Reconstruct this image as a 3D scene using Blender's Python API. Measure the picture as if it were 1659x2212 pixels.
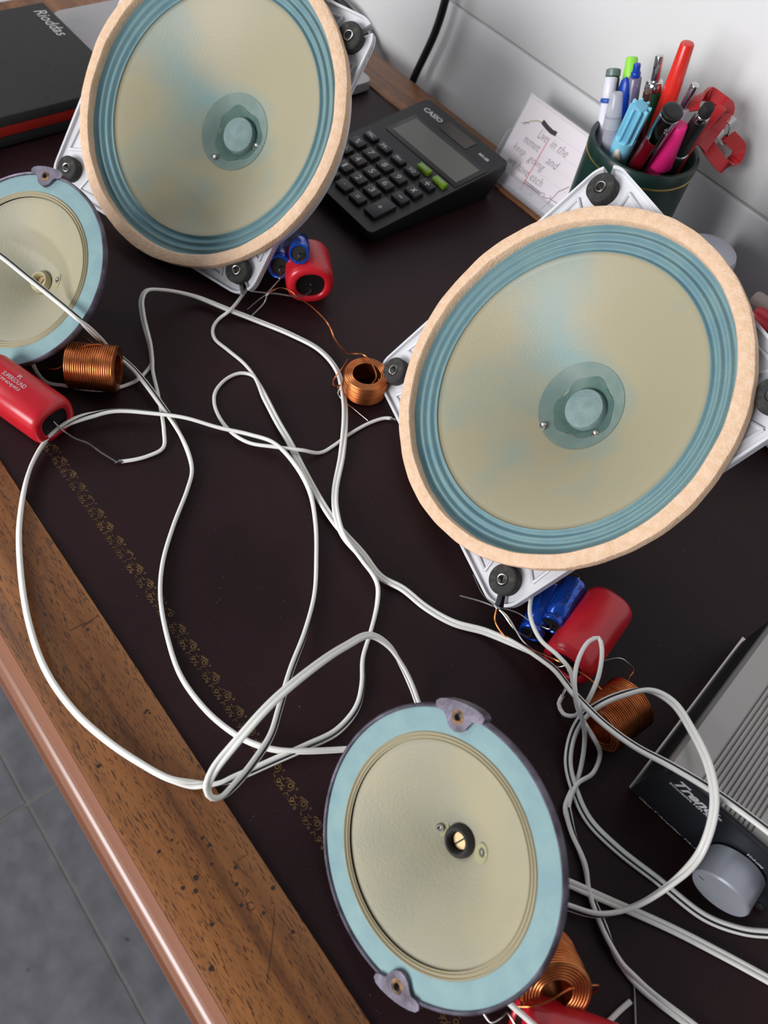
import bpy, bmesh, math, random
from mathutils import Vector, Matrix
random.seed(7)
for o in list(bpy.data.objects): bpy.data.objects.remove(o)
scene = bpy.context.scene
COL = scene.collection
PI = math.pi

# ------------------------------------------------------------------ camera
IW, IH, FPX, CAMH = 1659, 2212, 1661.0, 0.34
CX, CY = IW/2, IH/2
def _axes():
    v = (-2000-CX, -2050-CY); xz = 575-CX
    yz = (-v[0]*xz-FPX*FPX)/v[1]
    z = Vector((xz, yz, FPX)).normalized()
    l = Vector((v[0], v[1], FPX)).normalized()
    X = -l; Z = -z; Y = Z.cross(X)
    return X, Y, Z           # world axes in camera coords (right, down, forward)
AX, AY, AZ = _axes()
CAM = Vector((0, 0, CAMH))
cam_right = Vector((AX[0], AY[0], AZ[0])); cam_down = Vector((AX[1], AY[1], AZ[1])); cam_fwd = Vector((AX[2], AY[2], AZ[2]))
cd = bpy.data.cameras.new('camera'); cam = bpy.data.objects.new('camera', cd); COL.objects.link(cam)
m = Matrix.Identity(4)
for i in range(3):
    m[i][0] = cam_right[i]; m[i][1] = -cam_down[i]; m[i][2] = -cam_fwd[i]; m[i][3] = CAM[i]
cam.matrix_world = m
cd.sensor_fit = 'HORIZONTAL'; cd.sensor_width = 36; cd.lens = 36*FPX/IW; cd.clip_start = 0.01
cd.dof.use_dof = True; cd.dof.focus_distance = 0.385; cd.dof.aperture_fstop = 17
scene.camera = cam

# ------------------------------------------------------------------ light
w = bpy.data.worlds.new('world'); scene.world = w; w.use_nodes = True
w.node_tree.nodes['Background'].inputs[0].default_value = (0.80, 0.86, 1.0, 1)
w.node_tree.nodes['Background'].inputs[1].default_value = 0.16
def area(name, loc, target, sx, sy, power, col):
    d = bpy.data.lights.new(name, 'AREA'); d.shape = 'RECTANGLE'; d.size = sx; d.size_y = sy; d.energy = power; d.color = col
    o = bpy.data.objects.new(name, d); COL.objects.link(o); o.location = loc
    o.rotation_euler = (Vector(target)-Vector(loc)).to_track_quat('-Z', 'Y').to_euler()
area('window_light_front', (-0.25, -2.15, 0.74), (-0.2, 0.25, 0.05), 1.5, 1.0, 68, (0.98, 0.98, 1.0))
area('window_light_left', (-2.0, -0.9, 1.3), (-0.2, 0.25, 0.0), 1.0, 1.0, 15, (0.92, 0.96, 1.0))
scene.view_settings.view_transform = 'Standard'; scene.view_settings.look = 'None'
scene.view_settings.exposure = 0.0; scene.view_settings.gamma = 1.0; scene.view_settings.use_curve_mapping = False

# ------------------------------------------------------------------ helpers
def ray(px, py):
    c = Vector((px-CX, py-CY, FPX))
    return Vector((AX.dot(c), AY.dot(c), AZ.dot(c)))/FPX
def P(px, py, z=0.0):
    d = ray(px, py); return CAM + d*((z-CAMH)/d.z)
def PY(px, py, y):
    d = ray(px, py); return CAM + d*(y/d.y)
def PP(px, py, o, n):
    d = ray(px, py); return CAM + d*((Vector(o)-CAM).dot(n)/d.dot(n))
def lin(c):
    return tuple(((x/255)/12.92 if x/255 <= .04045 else ((x/255+.055)/1.055)**2.4) for x in c)
MATS = {}
def mat(name, col, rough=.5, metal=0., col2=None, vscale=60., vlow=.35, vhigh=.65, stretch=None, bump=0., bscale=300., bstretch=None, coat=0., spec=.5, alpha=None, trans=0., detail=4., ior=None, speck=None, pores=None):
    if name in MATS: return MATS[name]
    mt = bpy.data.materials.new(name); mt.use_nodes = True; MATS[name] = mt
    nt = mt.node_tree; b = nt.nodes['Principled BSDF']
    b.inputs['Base Color'].default_value = (*lin(col), 1); b.inputs['Roughness'].default_value = rough
    b.inputs['Metallic'].default_value = metal; b.inputs['Coat Weight'].default_value = coat
    b.inputs['Specular IOR Level'].default_value = spec
    if trans: b.inputs['Transmission Weight'].default_value = trans
    if ior: b.inputs['IOR'].default_value = ior
    if alpha is not None: b.inputs['Alpha'].default_value = alpha
    tc = nt.nodes.new('ShaderNodeTexCoord')
    def mapped(st):
        if not st: return tc.outputs['Object']
        mp = nt.nodes.new('ShaderNodeMapping'); mp.inputs['Scale'].default_value = st
        nt.links.new(tc.outputs['Object'], mp.inputs['Vector']); return mp.outputs['Vector']
    def noise(scale, st, det):
        n = nt.nodes.new('ShaderNodeTexNoise'); n.inputs['Scale'].default_value = scale; n.inputs['Detail'].default_value = det
        nt.links.new(mapped(st), n.inputs['Vector']); return n
    cur = None
    if col2 is not None:
        n = noise(vscale, stretch, detail); r = nt.nodes.new('ShaderNodeValToRGB')
        r.color_ramp.elements[0].position = vlow; r.color_ramp.elements[0].color = (*lin(col), 1)
        r.color_ramp.elements[1].position = vhigh; r.color_ramp.elements[1].color = (*lin(col2), 1)
        nt.links.new(n.outputs['Fac'], r.inputs['Fac']); cur = r.outputs['Color']
    for (sc, th, c3, st_) in ([(*pores, (.16, 1.5, 1.5))] if pores else [])+[(*q, None) for q in (speck or [])]:
     if True:                                    # (scale, threshold, colour) small flecks
            n = noise(sc, st_, 1.0); r = nt.nodes.new('ShaderNodeValToRGB')
            r.color_ramp.elements[0].position = th; r.color_ramp.elements[0].color = (0, 0, 0, 1)
            r.color_ramp.elements[1].position = th+.03; r.color_ramp.elements[1].color = (1, 1, 1, 1)
            nt.links.new(n.outputs['Fac'], r.inputs['Fac'])
            mx = nt.nodes.new('ShaderNodeMix'); mx.data_type = 'RGBA'
            nt.links.new(r.outputs['Color'], mx.inputs['Factor'])
            if cur is not None: nt.links.new(cur, mx.inputs['A'])
            else: mx.inputs['A'].default_value = (*lin(col), 1)
            mx.inputs['B'].default_value = (*lin(c3), 1); cur = mx.outputs['Result']
    if cur is not None: nt.links.new(cur, b.inputs['Base Color'])
    if bump:
        n = noise(bscale, bstretch, 3); bp = nt.nodes.new('ShaderNodeBump'); bp.inputs['Strength'].default_value = bump; bp.inputs['Distance'].default_value = .0006
        nt.links.new(n.outputs['Fac'], bp.inputs['Height']); nt.links.new(bp.outputs['Normal'], b.inputs['Normal'])
    return mt

def mesh(name, v, f, mt=None, smooth=True, angle=40):
    me = bpy.data.meshes.new(name); me.from_pydata([tuple(p) for p in v], [], f); me.validate(); me.update()
    bm = bmesh.new(); bm.from_mesh(me); bmesh.ops.recalc_face_normals(bm, faces=bm.faces); bm.to_mesh(me); bm.free()
    if smooth:
        me.polygons.foreach_set('use_smooth', [True]*len(me.polygons)); me.set_sharp_from_angle(angle=math.radians(angle))
    if mt: me.materials.append(mt)
    return me
def add(name, me, parent=None, loc=None, rot=None):
    o = bpy.data.objects.new(name, me); COL.objects.link(o)
    if parent: o.parent = parent
    if rot is not None: o.rotation_mode = 'QUATERNION'; o.rotation_quaternion = rot.to_quaternion()
    if loc is not None: o.location = loc
    return o
def thing(name, label, cat, loc=(0, 0, 0), rot=None, group=None, scale=None):
    o = add(name, None, None, loc, rot); tag(o, label, cat, group)
    if scale: o.scale = (scale,)*3
    return o
def tag(o, label, cat, group=None):
    o['label'] = label; o['category'] = cat
    if group: o['group'] = group
    return o
def struct(o): o['kind'] = 'structure'; return o

class B:                                   # collects several shapes into one mesh
    def __init__(s): s.v = []; s.f = []
    def add(s, vf, M=None):
        v, f = vf; n = len(s.v)
        s.v += [(M @ Vector(p)) if M is not None else Vector(p) for p in v]
        s.f += [tuple(i+n for i in q) for q in f]; return s
    def mesh(s, name, mt, **k): return mesh(name, s.v, s.f, mt, **k)

def vf_lathe(prof, seg=64, sx=1., sy=1., expo=None, cap0=False, cap1=False):
    v = []; f = []; n = len(prof)
    for i in range(seg):
        a = 2*PI*i/seg; c, s = math.cos(a), math.sin(a)
        if expo:
            c = math.copysign(abs(c)**(2/expo), c); s = math.copysign(abs(s)**(2/expo), s)
        for (r, z) in prof: v.append((r*c*sx, r*s*sy, z))
    for i in range(seg):
        j = (i+1) % seg
        for k in range(n-1): f.append((i*n+k, j*n+k, j*n+k+1, i*n+k+1))
    if cap0: f.append(tuple(i*n for i in range(seg)))
    if cap1: f.append(tuple(i*n+n-1 for i in range(seg)))
    return v, f
def vf_box(x0, x1, y0, y1, z0, z1):
    v = [(x, y, z) for z in (z0, z1) for y in (y0, y1) for x in (x0, x1)]
    return v, [(0, 2, 3, 1), (4, 5, 7, 6), (0, 1, 5, 4), (2, 6, 7, 3), (0, 4, 6, 2), (1, 3, 7, 5)]
def vf_bbox(x0, x1, y0, y1, z0, z1, bev=.001, seg=2):
    bm = bmesh.new(); v, f = vf_box(x0, x1, y0, y1, z0, z1)
    vs = [bm.verts.new(p) for p in v]
    for q in f: bm.faces.new([vs[i] for i in q])
    bmesh.ops.recalc_face_normals(bm, faces=bm.faces)
    bmesh.ops.bevel(bm, geom=list(bm.edges), offset=bev, segments=seg, affect='EDGES', profile=.5)
    bm.verts.index_update()
    r = [tuple(x.co) for x in bm.verts], [tuple(x.index for x in q.verts) for q in bm.faces]
    bm.free(); return r
def vf_prism(out, z0, z1, bev=0.):
    n = len(out); v = [(x, y, z0) for x, y in out]+[(x, y, z1) for x, y in out]
    f = [tuple(range(n))[::-1], tuple(range(n, 2*n))]+[(i, (i+1) % n, n+(i+1) % n, n+i) for i in range(n)]
    return v, f
def rrect(x0, x1, y0, y1, r, k=5):
    o = []
    for cx, cy, a in ((x1-r, y1-r, 0), (x0+r, y1-r, 90), (x0+r, y0+r, 180), (x1-r, y0+r, 270)):
        for i in range(k+1):
            t = math.radians(a+90*i/k); o.append((cx+r*math.cos(t), cy+r*math.sin(t)))
    return o
def spline(pts, step=.0022):
    pts = [Vector(p) for p in pts]; n = len(pts); out = []
    ext = [2*pts[0]-pts[1]]+pts+[2*pts[-1]-pts[-2]]
    for i in range(1, n):
        p0, p1, p2, p3 = ext[i-1], ext[i], ext[i+1], ext[i+2]
        t0 = 0; t1 = t0+max((p1-p0).length, 1e-6)**.5; t2 = t1+max((p2-p1).length, 1e-6)**.5; t3 = t2+max((p3-p2).length, 1e-6)**.5
        k = max(2, int((p2-p1).length/step))
        for j in range(k):
            t = t1+(t2-t1)*j/k
            a1 = p0*((t1-t)/(t1-t0))+p1*((t-t0)/(t1-t0)); a2 = p1*((t2-t)/(t2-t1))+p2*((t-t1)/(t2-t1)); a3 = p2*((t3-t)/(t3-t2))+p3*((t-t2)/(t3-t2))
            b1 = a1*((t2-t)/(t2-t0))+a2*((t-t0)/(t2-t0)); b2 = a2*((t3-t)/(t3-t1))+a3*((t-t1)/(t3-t1))
            out.append(b1*((t2-t)/(t2-t1))+b2*((t-t1)/(t2-t1)))
    out.append(pts[-1]); return out
def vf_tube(pts, r, seg=8, cap=True):
    n = len(pts); v = []; f = []
    T = [(pts[min(i+1, n-1)]-pts[max(i-1, 0)]).normalized() for i in range(n)]
    u = T[0].orthogonal().normalized()
    for i in range(n):
        u = (u-T[i]*u.dot(T[i])); u = u.normalized() if u.length > 1e-6 else T[i].orthogonal().normalized()
        w_ = T[i].cross(u); rr = r[i] if isinstance(r, (list, tuple)) else r
        for k in range(seg):
            a = 2*PI*k/seg; v.append(pts[i]+u*(rr*math.cos(a))+w_*(rr*math.sin(a)))
    for i in range(n-1):
        for k in range(seg):
            q = (k+1) % seg; f.append((i*seg+k, i*seg+q, (i+1)*seg+q, (i+1)*seg+k))
    if cap: f.append(tuple(range(seg))[::-1]); f.append(tuple((n-1)*seg+k for k in range(seg)))
    return v, f
def frame(zdir, up=(0, 0, 1)):             # 3x3 rotation whose local z is zdir and local y leans to up
    z = Vector(zdir).normalized(); y = Vector(up)-z*z.dot(Vector(up))
    y = y.normalized() if y.length > 1e-5 else z.orthogonal().normalized()
    x = y.cross(z)
    return Matrix((x, y, z)).transposed()
def text_vf(body, wdt, hgt, shear=0., bold=0.):
    c = bpy.data.curves.new('t', 'FONT'); c.body = body; c.size = 1; c.shear = shear; c.resolution_u = 2; c.offset = bold
    o = bpy.data.objects.new('t', c); COL.objects.link(o)
    bpy.context.view_layer.update()
    me = bpy.data.meshes.new_from_object(o.evaluated_get(bpy.context.evaluated_depsgraph_get()))
    v = [x.co.copy() for x in me.vertices]; f = [tuple(p.vertices) for p in me.polygons]
    bpy.data.objects.remove(o); bpy.data.curves.remove(c); bpy.data.meshes.remove(me)
    x0 = min(p.x for p in v); x1 = max(p.x for p in v); y0 = min(p.y for p in v); y1 = max(p.y for p in v)
    s = wdt/(x1-x0); t = hgt/(y1-y0) if hgt else s
    return [((p.x-x0)*s, (p.y-y0)*t, 0) for p in v], f
def local(o, pt):                          # world point -> local of an unparented object
    bpy.context.view_layer.update(); return o.matrix_world.inverted() @ Vector(pt)
def world_thing(name, label, cat, vf, mt, group=None, **k):     # mesh given in world coords, origin moved to its base
    v, f = vf; v = [Vector(p) for p in v]
    c = Vector((sum(p.x for p in v)/len(v), sum(p.y for p in v)/len(v), min(p.z for p in v)))
    return tag(add(name, mesh(name, [p-c for p in v], f, mt, **k), None, c), label, cat, group)
def wpart(name, vf, mt, root, **k):        # part given in world coords under a root
    bpy.context.view_layer.update(); Mi = root.matrix_world.inverted()
    v, f = vf; return add(name, mesh(name, [Mi @ Vector(p) for p in v], f, mt, **k), root)

# ------------------------------------------------------------------ materials
leather = mat('leather', (32, 14, 17), .5, col2=(42, 21, 24), vscale=14, bump=.12, bscale=900, spec=.22, speck=[(1900, .735, (96, 78, 72)), (900, .78, (120, 104, 98))])
oak = mat('oak', (94, 54, 24), .45, col2=(156, 99, 50), vscale=60, vlow=.28, vhigh=.72, stretch=(.07, 2.2, 2.2), detail=9, bump=.2, bscale=260, bstretch=(.06, 3, 3), speck=[(420, .76, (52, 30, 18))], pores=(1500, .60, (72, 42, 20)))
polished = mat('polished_oak', (132, 82, 56), .34, col2=(150, 98, 70), vscale=24, stretch=(.1, 3, 3), coat=.8)
polished.node_tree.nodes['Principled BSDF'].inputs['Coat Roughness'].default_value = .28
gilt = mat('gilt', (122, 92, 50), .55, .2, col2=(80, 58, 36), vscale=160)
wallpaint = mat('white_paint', (226, 225, 224), .35, bump=.05, bscale=30)
slate = mat('slate', (82, 82, 86), .55, col2=(103, 103, 108), vscale=28, detail=6, bump=.35, bscale=40, speck=[(60, .74, (60, 60, 64))])
grout = mat('grout', (108, 103, 100), .8)
felt = mat('felt', (236, 203, 174), .95, col2=(226, 190, 156), vscale=260, bump=.9, bscale=800, spec=.1)
surr = mat('surround_paper', (112, 144, 152), .7, col2=(122, 152, 154), vscale=70, bump=.3, bscale=900, spec=.2)
conem = mat('cone_paper', (164, 156, 128), .48, col2=(124, 152, 150), vscale=14, vlow=.50, vhigh=.74, bump=.2, bscale=900, spec=.5, detail=3)
patchm = mat('cone_patch', (126, 142, 134), .4, col2=(112, 132, 126), vscale=90, spec=.5)
patchin = mat('cone_patch_inner', (82, 108, 102), .35, col2=(96, 120, 112), vscale=120, spec=.5)
capm = mat('dust_cap_cloth', (132, 152, 150), .8, col2=(118, 140, 138), vscale=160, bump=.8, bscale=1200)
whitemetal = mat('white_enamel', (214, 214, 217), .35, spec=.6)
alu = mat('aluminium', (158, 155, 152), .40, .6, bump=.08, bscale=700)
alud = mat('knob_aluminium', (168, 171, 180), .36, .45, bump=.05, bscale=900)
rubber = mat('rubber', (58, 57, 57), .8, col2=(86, 82, 74), vscale=260, vlow=.5, vhigh=.75, bump=.8, bscale=600, spec=.2)
steel = mat('steel', (178, 174, 168), .3, 1.)
solder = mat('solder', (205, 205, 205), .25, 1.)
brass = mat('brass', (196, 164, 120), .45, .4)
darkrim = mat('dark_rim', (72, 64, 74), .5, .35, col2=(116, 110, 124), vscale=120, bump=.4, bscale=400)
rust = mat('rust', (176, 134, 92), .9, col2=(70, 54, 46), vscale=240)
teal = mat('teal_paper', (130, 158, 162), .8, col2=(140, 168, 168), vscale=90, bump=.25, bscale=700, spec=.2)
cream = mat('cream_paper', (168, 160, 132), .5, col2=(150, 149, 133), vscale=20, vlow=.4, vhigh=.75, bump=.25, bscale=800, spec=.3)
creambead = mat('cream_bead', (172, 163, 136), .7, spec=.2)
glue = mat('glue_stain', (160, 158, 122), .3)
black = mat('black_plastic', (22, 22, 23), .38)
blackm = mat('black_matte', (20, 20, 20), .7)
blackcore = mat('black_epoxy', (14, 12, 12), .45, col2=(40, 26, 18), vscale=130, vlow=.6, vhigh=.8)
bluecap = mat('blue_sleeve', (12, 78, 190), .2, .55, coat=.7)
redcap = mat('red_sleeve', (206, 30, 44), .32, col2=(190, 26, 40), vscale=40, coat=.15)
copper = mat('copper', (222, 140, 88), .3, 1., col2=(176, 98, 54), vscale=120)
pvc = mat('white_pvc', (240, 238, 231), .35, spec=.55)
stripe = mat('black_stripe', (26, 26, 36), .45)
greypaper = mat('grey_lid', (172, 168, 168), .4, .3)
clear = mat('clear_acrylic', (225, 228, 232), .12, alpha=.30, spec=.7)
paper = mat('note_paper', (232, 222, 226), .8)
ink = mat('ink', (132, 120, 130), .8); inkdark = mat('ink_dark', (52, 48, 54), .7); redline = mat('red_rule', (224, 158, 160), .8); yline = mat('yellow_ink', (180, 165, 120), .8)
whiteprint = mat('white_print', (205, 205, 208), .6); blackprint = mat('black_print', (12, 14, 24), .6)

# ------------------------------------------------------------------ structure: wall, floor
YW = .50
wall = struct(add('wall_back', mesh('wall_back', *vf_box(-1.7, 1.5, YW+.012, YW+.10, -.73, 1.35), wallpaint, smooth=False)))
pl = mesh('plank', *vf_bbox(-1.6, 1.6, 0, .012, .0008, .1392, .0014, 2), wallpaint)
for i in range(15):
    z = .06+.14*(i-5)
    if z < -.73: continue
    if z+.14 > 1.35: break
    add('plank', pl, wall, (-.1, YW, z))
FZ = -.73
floor = struct(add('floor', mesh('floor', *vf_box(-1.8, 1.5, -2.3, YW, FZ-.05, FZ-.0007), grout, smooth=False)))
tl = mesh('tile', *vf_bbox(.0016, .3984, .0016, .3984, -.02, 0, .0006, 1), slate)
for i in range(-3, 5):
    for j in range(-5, 2):
        x = -.382+.4*i; y = -.105+.4*j
        if y > .1: continue
        add('tile', tl, floor, (x, y, FZ))

# ------------------------------------------------------------------ desk
XL, XR = -.731, .62
YF, YLF, YLB, YB = -.0105, .0296, .4350, .4735
XLL, XLR = -.662, .55
desk = thing('writing_desk', 'oak writing desk with dark burgundy leather top and moulded front edge', 'desk', (0, .2, FZ))
def dpart(name, vf, mt, **k): return wpart(name, vf, mt, desk, **k)
dpart('leather_top', vf_box(XLL-.003, XLR+.003, YLF-.003, YLB+.003, -.012, 0), leather, smooth=False)
FR = .0014
dpart('frame_rail', vf_bbox(XL, XR, YF, YLF, -.030, FR, .0007), oak)
dpart('frame_rail', vf_bbox(XL, XR, YLB, YB, -.030, FR, .0009), oak)
dpart('frame_rail', vf_bbox(XL, XLL, YLF, YLB, -.030, FR, .0006), oak)
dpart('frame_rail', vf_bbox(XLR, XR, YLF, YLB, -.030, FR, .0006), oak)
prof = [(YF+.003, .0004), (YF-.0004, .0004), (YF-.0010, -.0004), (YF-.0020, -.0022), (YF-.0030, -.0042), (YF-.0042, -.0055), (YF-.0046, -.0066), (YF-.0052, -.0068), (YF-.0068, -.0078), (YF-.0084, -.0100), (YF-.0093, -.0130), (YF-.0096, -.0165), (YF-.0092, -.0198), (YF-.0084, -.0216), (YF-.0078, -.0222), (YF-.0076, -.0262), (YF-.0118, -.0266), (YF-.0122, -.0290), (YF-.0116, -.0312), (YF+.003, -.0312)]
v = [(x, y, z) for x in (XL, XR) for (y, z) in prof]; n = len(prof)
f = [(i, (i+1) % n, n+(i+1) % n, n+i) for i in range(n)]+[tuple(range(n))[::-1], tuple(range(n, 2*n))]
dpart('moulding', (v, f), polished, angle=28)
dpart('apron', vf_bbox(XL+.03, XR-.03, .012, .030, -.16, -.030, .001), oak)
dpart('apron', vf_bbox(XL+.03, XR-.03, .43, .448, -.16, -.030, .001), oak)
for lx in (XL+.03, XR-.08):
    for ly in (.008, .40):
        dpart('leg', vf_bbox(lx, lx+.05, ly, ly+.05, FZ+.0005, -.030, .003), oak)
# gilt tooled border on the leather: scrolls, rings and dots
gb = B(); y0 = P(193, 1087).y
def ribbon(pts, wd):
    v = []; f = []
    for i, p in enumerate(pts):
        a = pts[max(i-1, 0)]; b = pts[min(i+1, len(pts)-1)]; t = Vector((b[0]-a[0], b[1]-a[1])).normalized()
        v += [(p[0]-t.y*wd/2, p[1]+t.x*wd/2, .00012), (p[0]+t.y*wd/2, p[1]-t.x*wd/2, .00012)]
    for i in range(len(pts)-1): f.append((2*i, 2*i+1, 2*i+3, 2*i+2))
    return v, f
def arc(cx, cy, r, a0, a1, k=9): return [(cx+r*math.cos(math.radians(a0+(a1-a0)*i/k)), cy+r*math.sin(math.radians(a0+(a1-a0)*i/k))) for i in range(k+1)]
x = XLL+.03; U = .0098
while x < XLR-.03:
    j = lambda a: a+random.uniform(-.0002, .0002)
    for pts, wd in ((arc(j(x), y0+.0012, .0009, 0, 360, 10), .00045), (arc(x, y0+.0008, .0020, -60, 190), .0003), (arc(x+.0044, y0-.0012, .0017, -170, 100), .0003),
                    (arc(x+.0050, y0-.0014, .0007, 0, 360, 8), .00035), ([(x+.0014, y0-.0014), (x+.0030, y0-.0022), (x+.0050, y0-.0032)], .0003), ([(x+.0058, y0+.0004), (x+.0066, y0+.0022), (x+.0082, y0+.0028)], .0004),
                    (arc(x-.0012, y0-.0026, .0005, 0, 360, 6), .0004), (arc(x+.0072, y0+.0002, .0016, 80, 330), .0003), (arc(x+.0020, y0-.0028, .0009, 20, 220, 6), .0003), ([(x-.0022, y0+.0020), (x-.0012, y0+.0030), (x+.0006, y0+.0033)], .0003), ([(x+.0060, y0-.0034), (x+.0072, y0-.0026), (x+.0080, y0-.0012)], .0003), (arc(x+.0030, y0+.0026, .0004, 0, 360, 6), .0003)):
        if random.random() < .95: gb.add(ribbon(pts, wd*1.25))
    x += U
dpart('gilt_border', (gb.v, gb.f), gilt, smooth=False)

# ink spots, a scratched ring and old cracks on the front rail
im = B()
def blob(px, py, r, e=1.):
    c = P(px, py, FR); k = 9
    v = [(c.x+r*e*math.cos(2*PI*i/k)*random.uniform(.75, 1.2), c.y+r*math.sin(2*PI*i/k)*random.uniform(.75, 1.2), FR+.0001) for i in range(k)]
    im.add((v, [tuple(range(k))]))
for (px, py, r) in ((423, 1896, .0011), (422, 1925, .0009), (395, 1918, .0008), (437, 1810, .0007), (452, 1826, .0008), (371, 1815, .0006), (457, 1867, .0006), (508, 1874, .0007), (511, 1910, .0008), (590, 1918, .0009), (521, 1956, .0008), (458, 1997, .0008), (569, 1972, .0007), (633, 2013, .0008), (189, 1360, .0008), (317, 1535, .0008), (313, 1540, .0006), (213, 1655, .0009), (323, 1540, .0005), (343, 1840, .0008), (456, 2092, .0010)):
    blob(px, py, r)
def scratch(pts, wd):
    vv, ff = ribbon([(P(x_, y_, FR).x, P(x_, y_, FR).y) for x_, y_ in pts], wd); im.add(([(p[0], p[1], FR+.0001) for p in vv], ff))
scratch([(150, 1363), (170, 1352), (188, 1345), (212, 1330)], .0003); scratch([(180, 1352), (197, 1343), (202, 1340)], .0003)
scratch([(593, 1960), (591, 1990), (585, 2060), (576, 2125)], .0002); scratch([(513, 1860), (524, 1851), (536, 1846)], .0002)
scratch([(541+9*math.cos(t*.7), 1958+9*math.sin(t*.7)) for t in range(9)], .0003); scratch([(531, 1936), (533, 1928)], .0003)
scratch([(276, 1488), (280, 1472)], .0002)
dpart('ink_mark', (im.v, im.f), mat('old_ink', (40, 24, 18), .7), smooth=False)

# ------------------------------------------------------------------ loudspeakers
def pose(center, N):
    N = Vector(N).normalized(); u = Vector((0, 0, 1)).cross(N).normalized(); v = N.cross(u)
    return Vector(center), Matrix((u, v, N)).transposed()
def hull_outline(rc, lugs, lr, slot=.0024):
    pts = [Vector((rc*math.cos(2*PI*i/160), rc*math.sin(2*PI*i/160))) for i in range(160)]
    for a in lugs:
        c = Vector((LUG*math.cos(math.radians(a)), LUG*math.sin(math.radians(a))))
        pts += [c+Vector((lr*math.cos(2*PI*i/48), lr*math.sin(2*PI*i/48))) for i in range(48)]
    pts = sorted(set((round(p.x, 6), round(p.y, 6)) for p in pts))
    def half(ps):
        h = []
        for p in ps:
            while len(h) >= 2 and (h[-1][0]-h[-2][0])*(p[1]-h[-2][1])-(h[-1][1]-h[-2][1])*(p[0]-h[-2][0]) <= 0: h.pop()
            h.append(p)
        return h
    hl = half(pts)[:-1]+half(pts[::-1])[:-1]
    return hl
LUG = .1005
def big_speaker(label, c, N, scale, rivets, fo):
    cc, Rm = pose(c, N)
    base = Vector((cc.x, cc.y, 0))
    t = thing('loudspeaker', label, 'loudspeaker', base, Rm, 'large loudspeakers', scale)
    off = (Rm.transposed() @ (cc-base))/scale
    def part(name, vf, mt, par=None, **k): return add(name, mesh(name, *vf, mt, **k), par or t, None if par else off+(Vector((fo, 0, 0)) if name in ('frame', 'frame_lip', 'rib') else Vector((0, 0, 0))))
    lugs = (45, 135, 225, 315)
    # cast frame: plate with four lugs, rim, ribs
    hl = hull_outline(.0845, lugs, .0132); RI = .0800; ZF = -.0110
    def slot(p):                                        # open keyhole slot at each lug tip
        a = math.degrees(math.atan2(p[1], p[0]))
        for l in lugs:
            d = (a-l+180) % 360-180
            if abs(math.radians(d)*math.hypot(*p)) < .0021: return (LUG*math.cos(math.radians(a))*1.0, LUG*math.sin(math.radians(a)))
        return p
    dense = []
    for i, p in enumerate(hl):
        q = hl[(i+1) % len(hl)]; k = max(1, int(math.dist(p, q)/.0007))
        dense += [(p[0]+(q[0]-p[0])*j/k, p[1]+(q[1]-p[1])*j/k) for j in range(k)]
    o2 = [slot(p) for p in dense]; n = len(o2)
    v = []; f = []
    for p in o2:
        a = math.atan2(p[1], p[0]); ci = (RI*math.cos(a), RI*math.sin(a))
        v += [(*p, ZF), (*ci, ZF), (*ci, ZF-.0026), (*p, ZF-.0026)]
    for i in range(n):
        j = (i+1) % n
        for k in range(4): f.append((4*i+k, 4*j+k, 4*j+(k+1) % 4, 4*i+(k+1) % 4))
    fr = part('frame', (v, f), whitemetal, angle=30)
    lip = B(); inner = [(p[0]*(1-.0016/math.hypot(*p)), p[1]*(1-.0016/math.hypot(*p))) for p in o2]
    v = []; f = []
    for p, q in zip(o2, inner): v += [(*p, ZF-.001), (*p, ZF+.0024), (*q, ZF+.0024), (*q, ZF-.001)]
    for i in range(n):
        j = (i+1) % n
        if math.hypot(*o2[i]) < LUG+.003 and math.hypot(*o2[i]) > LUG-.001 and math.hypot(*o2[j]) < LUG+.003 and abs(math.hypot(*o2[i])-LUG) < 1e-5: continue
        for k in range(3): f.append((4*i+k, 4*j+k, 4*j+k+1, 4*i+k+1))
    part('frame_lip', (v, f), whitemetal, angle=30)
    for l in lugs:
        rb = B(); a = math.radians(l); M2 = Matrix.Rotation(a, 4, 'Z')
        for s in (1, -1):
            pts = [Vector((.0835, s*.0065, ZF+.0006)), Vector((.0985, s*.0135, ZF+.0006)), Vector((.0835, s*.0265, ZF+.0006))]
            for q in range(2):
                rb.add(vf_tube([pts[q], pts[q+1]], .0009, 6), M2)
        part('rib', (rb.v, rb.f), whitemetal)
        g = part('grommet', vf_lathe([(.0030, ZF-.003), (.0030, ZF+.0052), (.0034, ZF+.0058), (.0070, ZF+.0060), (.0076, ZF+.0054), (.0078, ZF+.001), (.0072, ZF-.003), (.0030, ZF-.003)], 36), rubber)
        g.location = off+Vector((fo, 0, 0))+Vector((LUG*math.cos(a), LUG*math.sin(a), 0))
        add('sleeve', mesh('sleeve', *vf_lathe([(.0022, ZF-.004), (.0022, ZF+.0063), (.0026, ZF+.0064), (.0030, ZF+.0060), (.0030, ZF-.004)], 24), steel), g)
    part('rim', vf_lathe([(.0834, ZF-.001), (.0834, -.0066), (.0836, -.0066), (.0872, -.0060), (.0876, -.0064), (.0876, ZF-.004), (.0834, ZF-.004)], 128), whitemetal)
    # felt gasket, a little uneven
    prof = [(.0832, -.0062), (.0832, -.0008), (.0837, -.0001), (.0855, .0002), (.0890, .0001), (.0902, -.0004), (.0906, -.0016), (.0905, -.0062)]
    v, f = vf_lathe(prof, 160); n = len(prof); v2 = []
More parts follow.
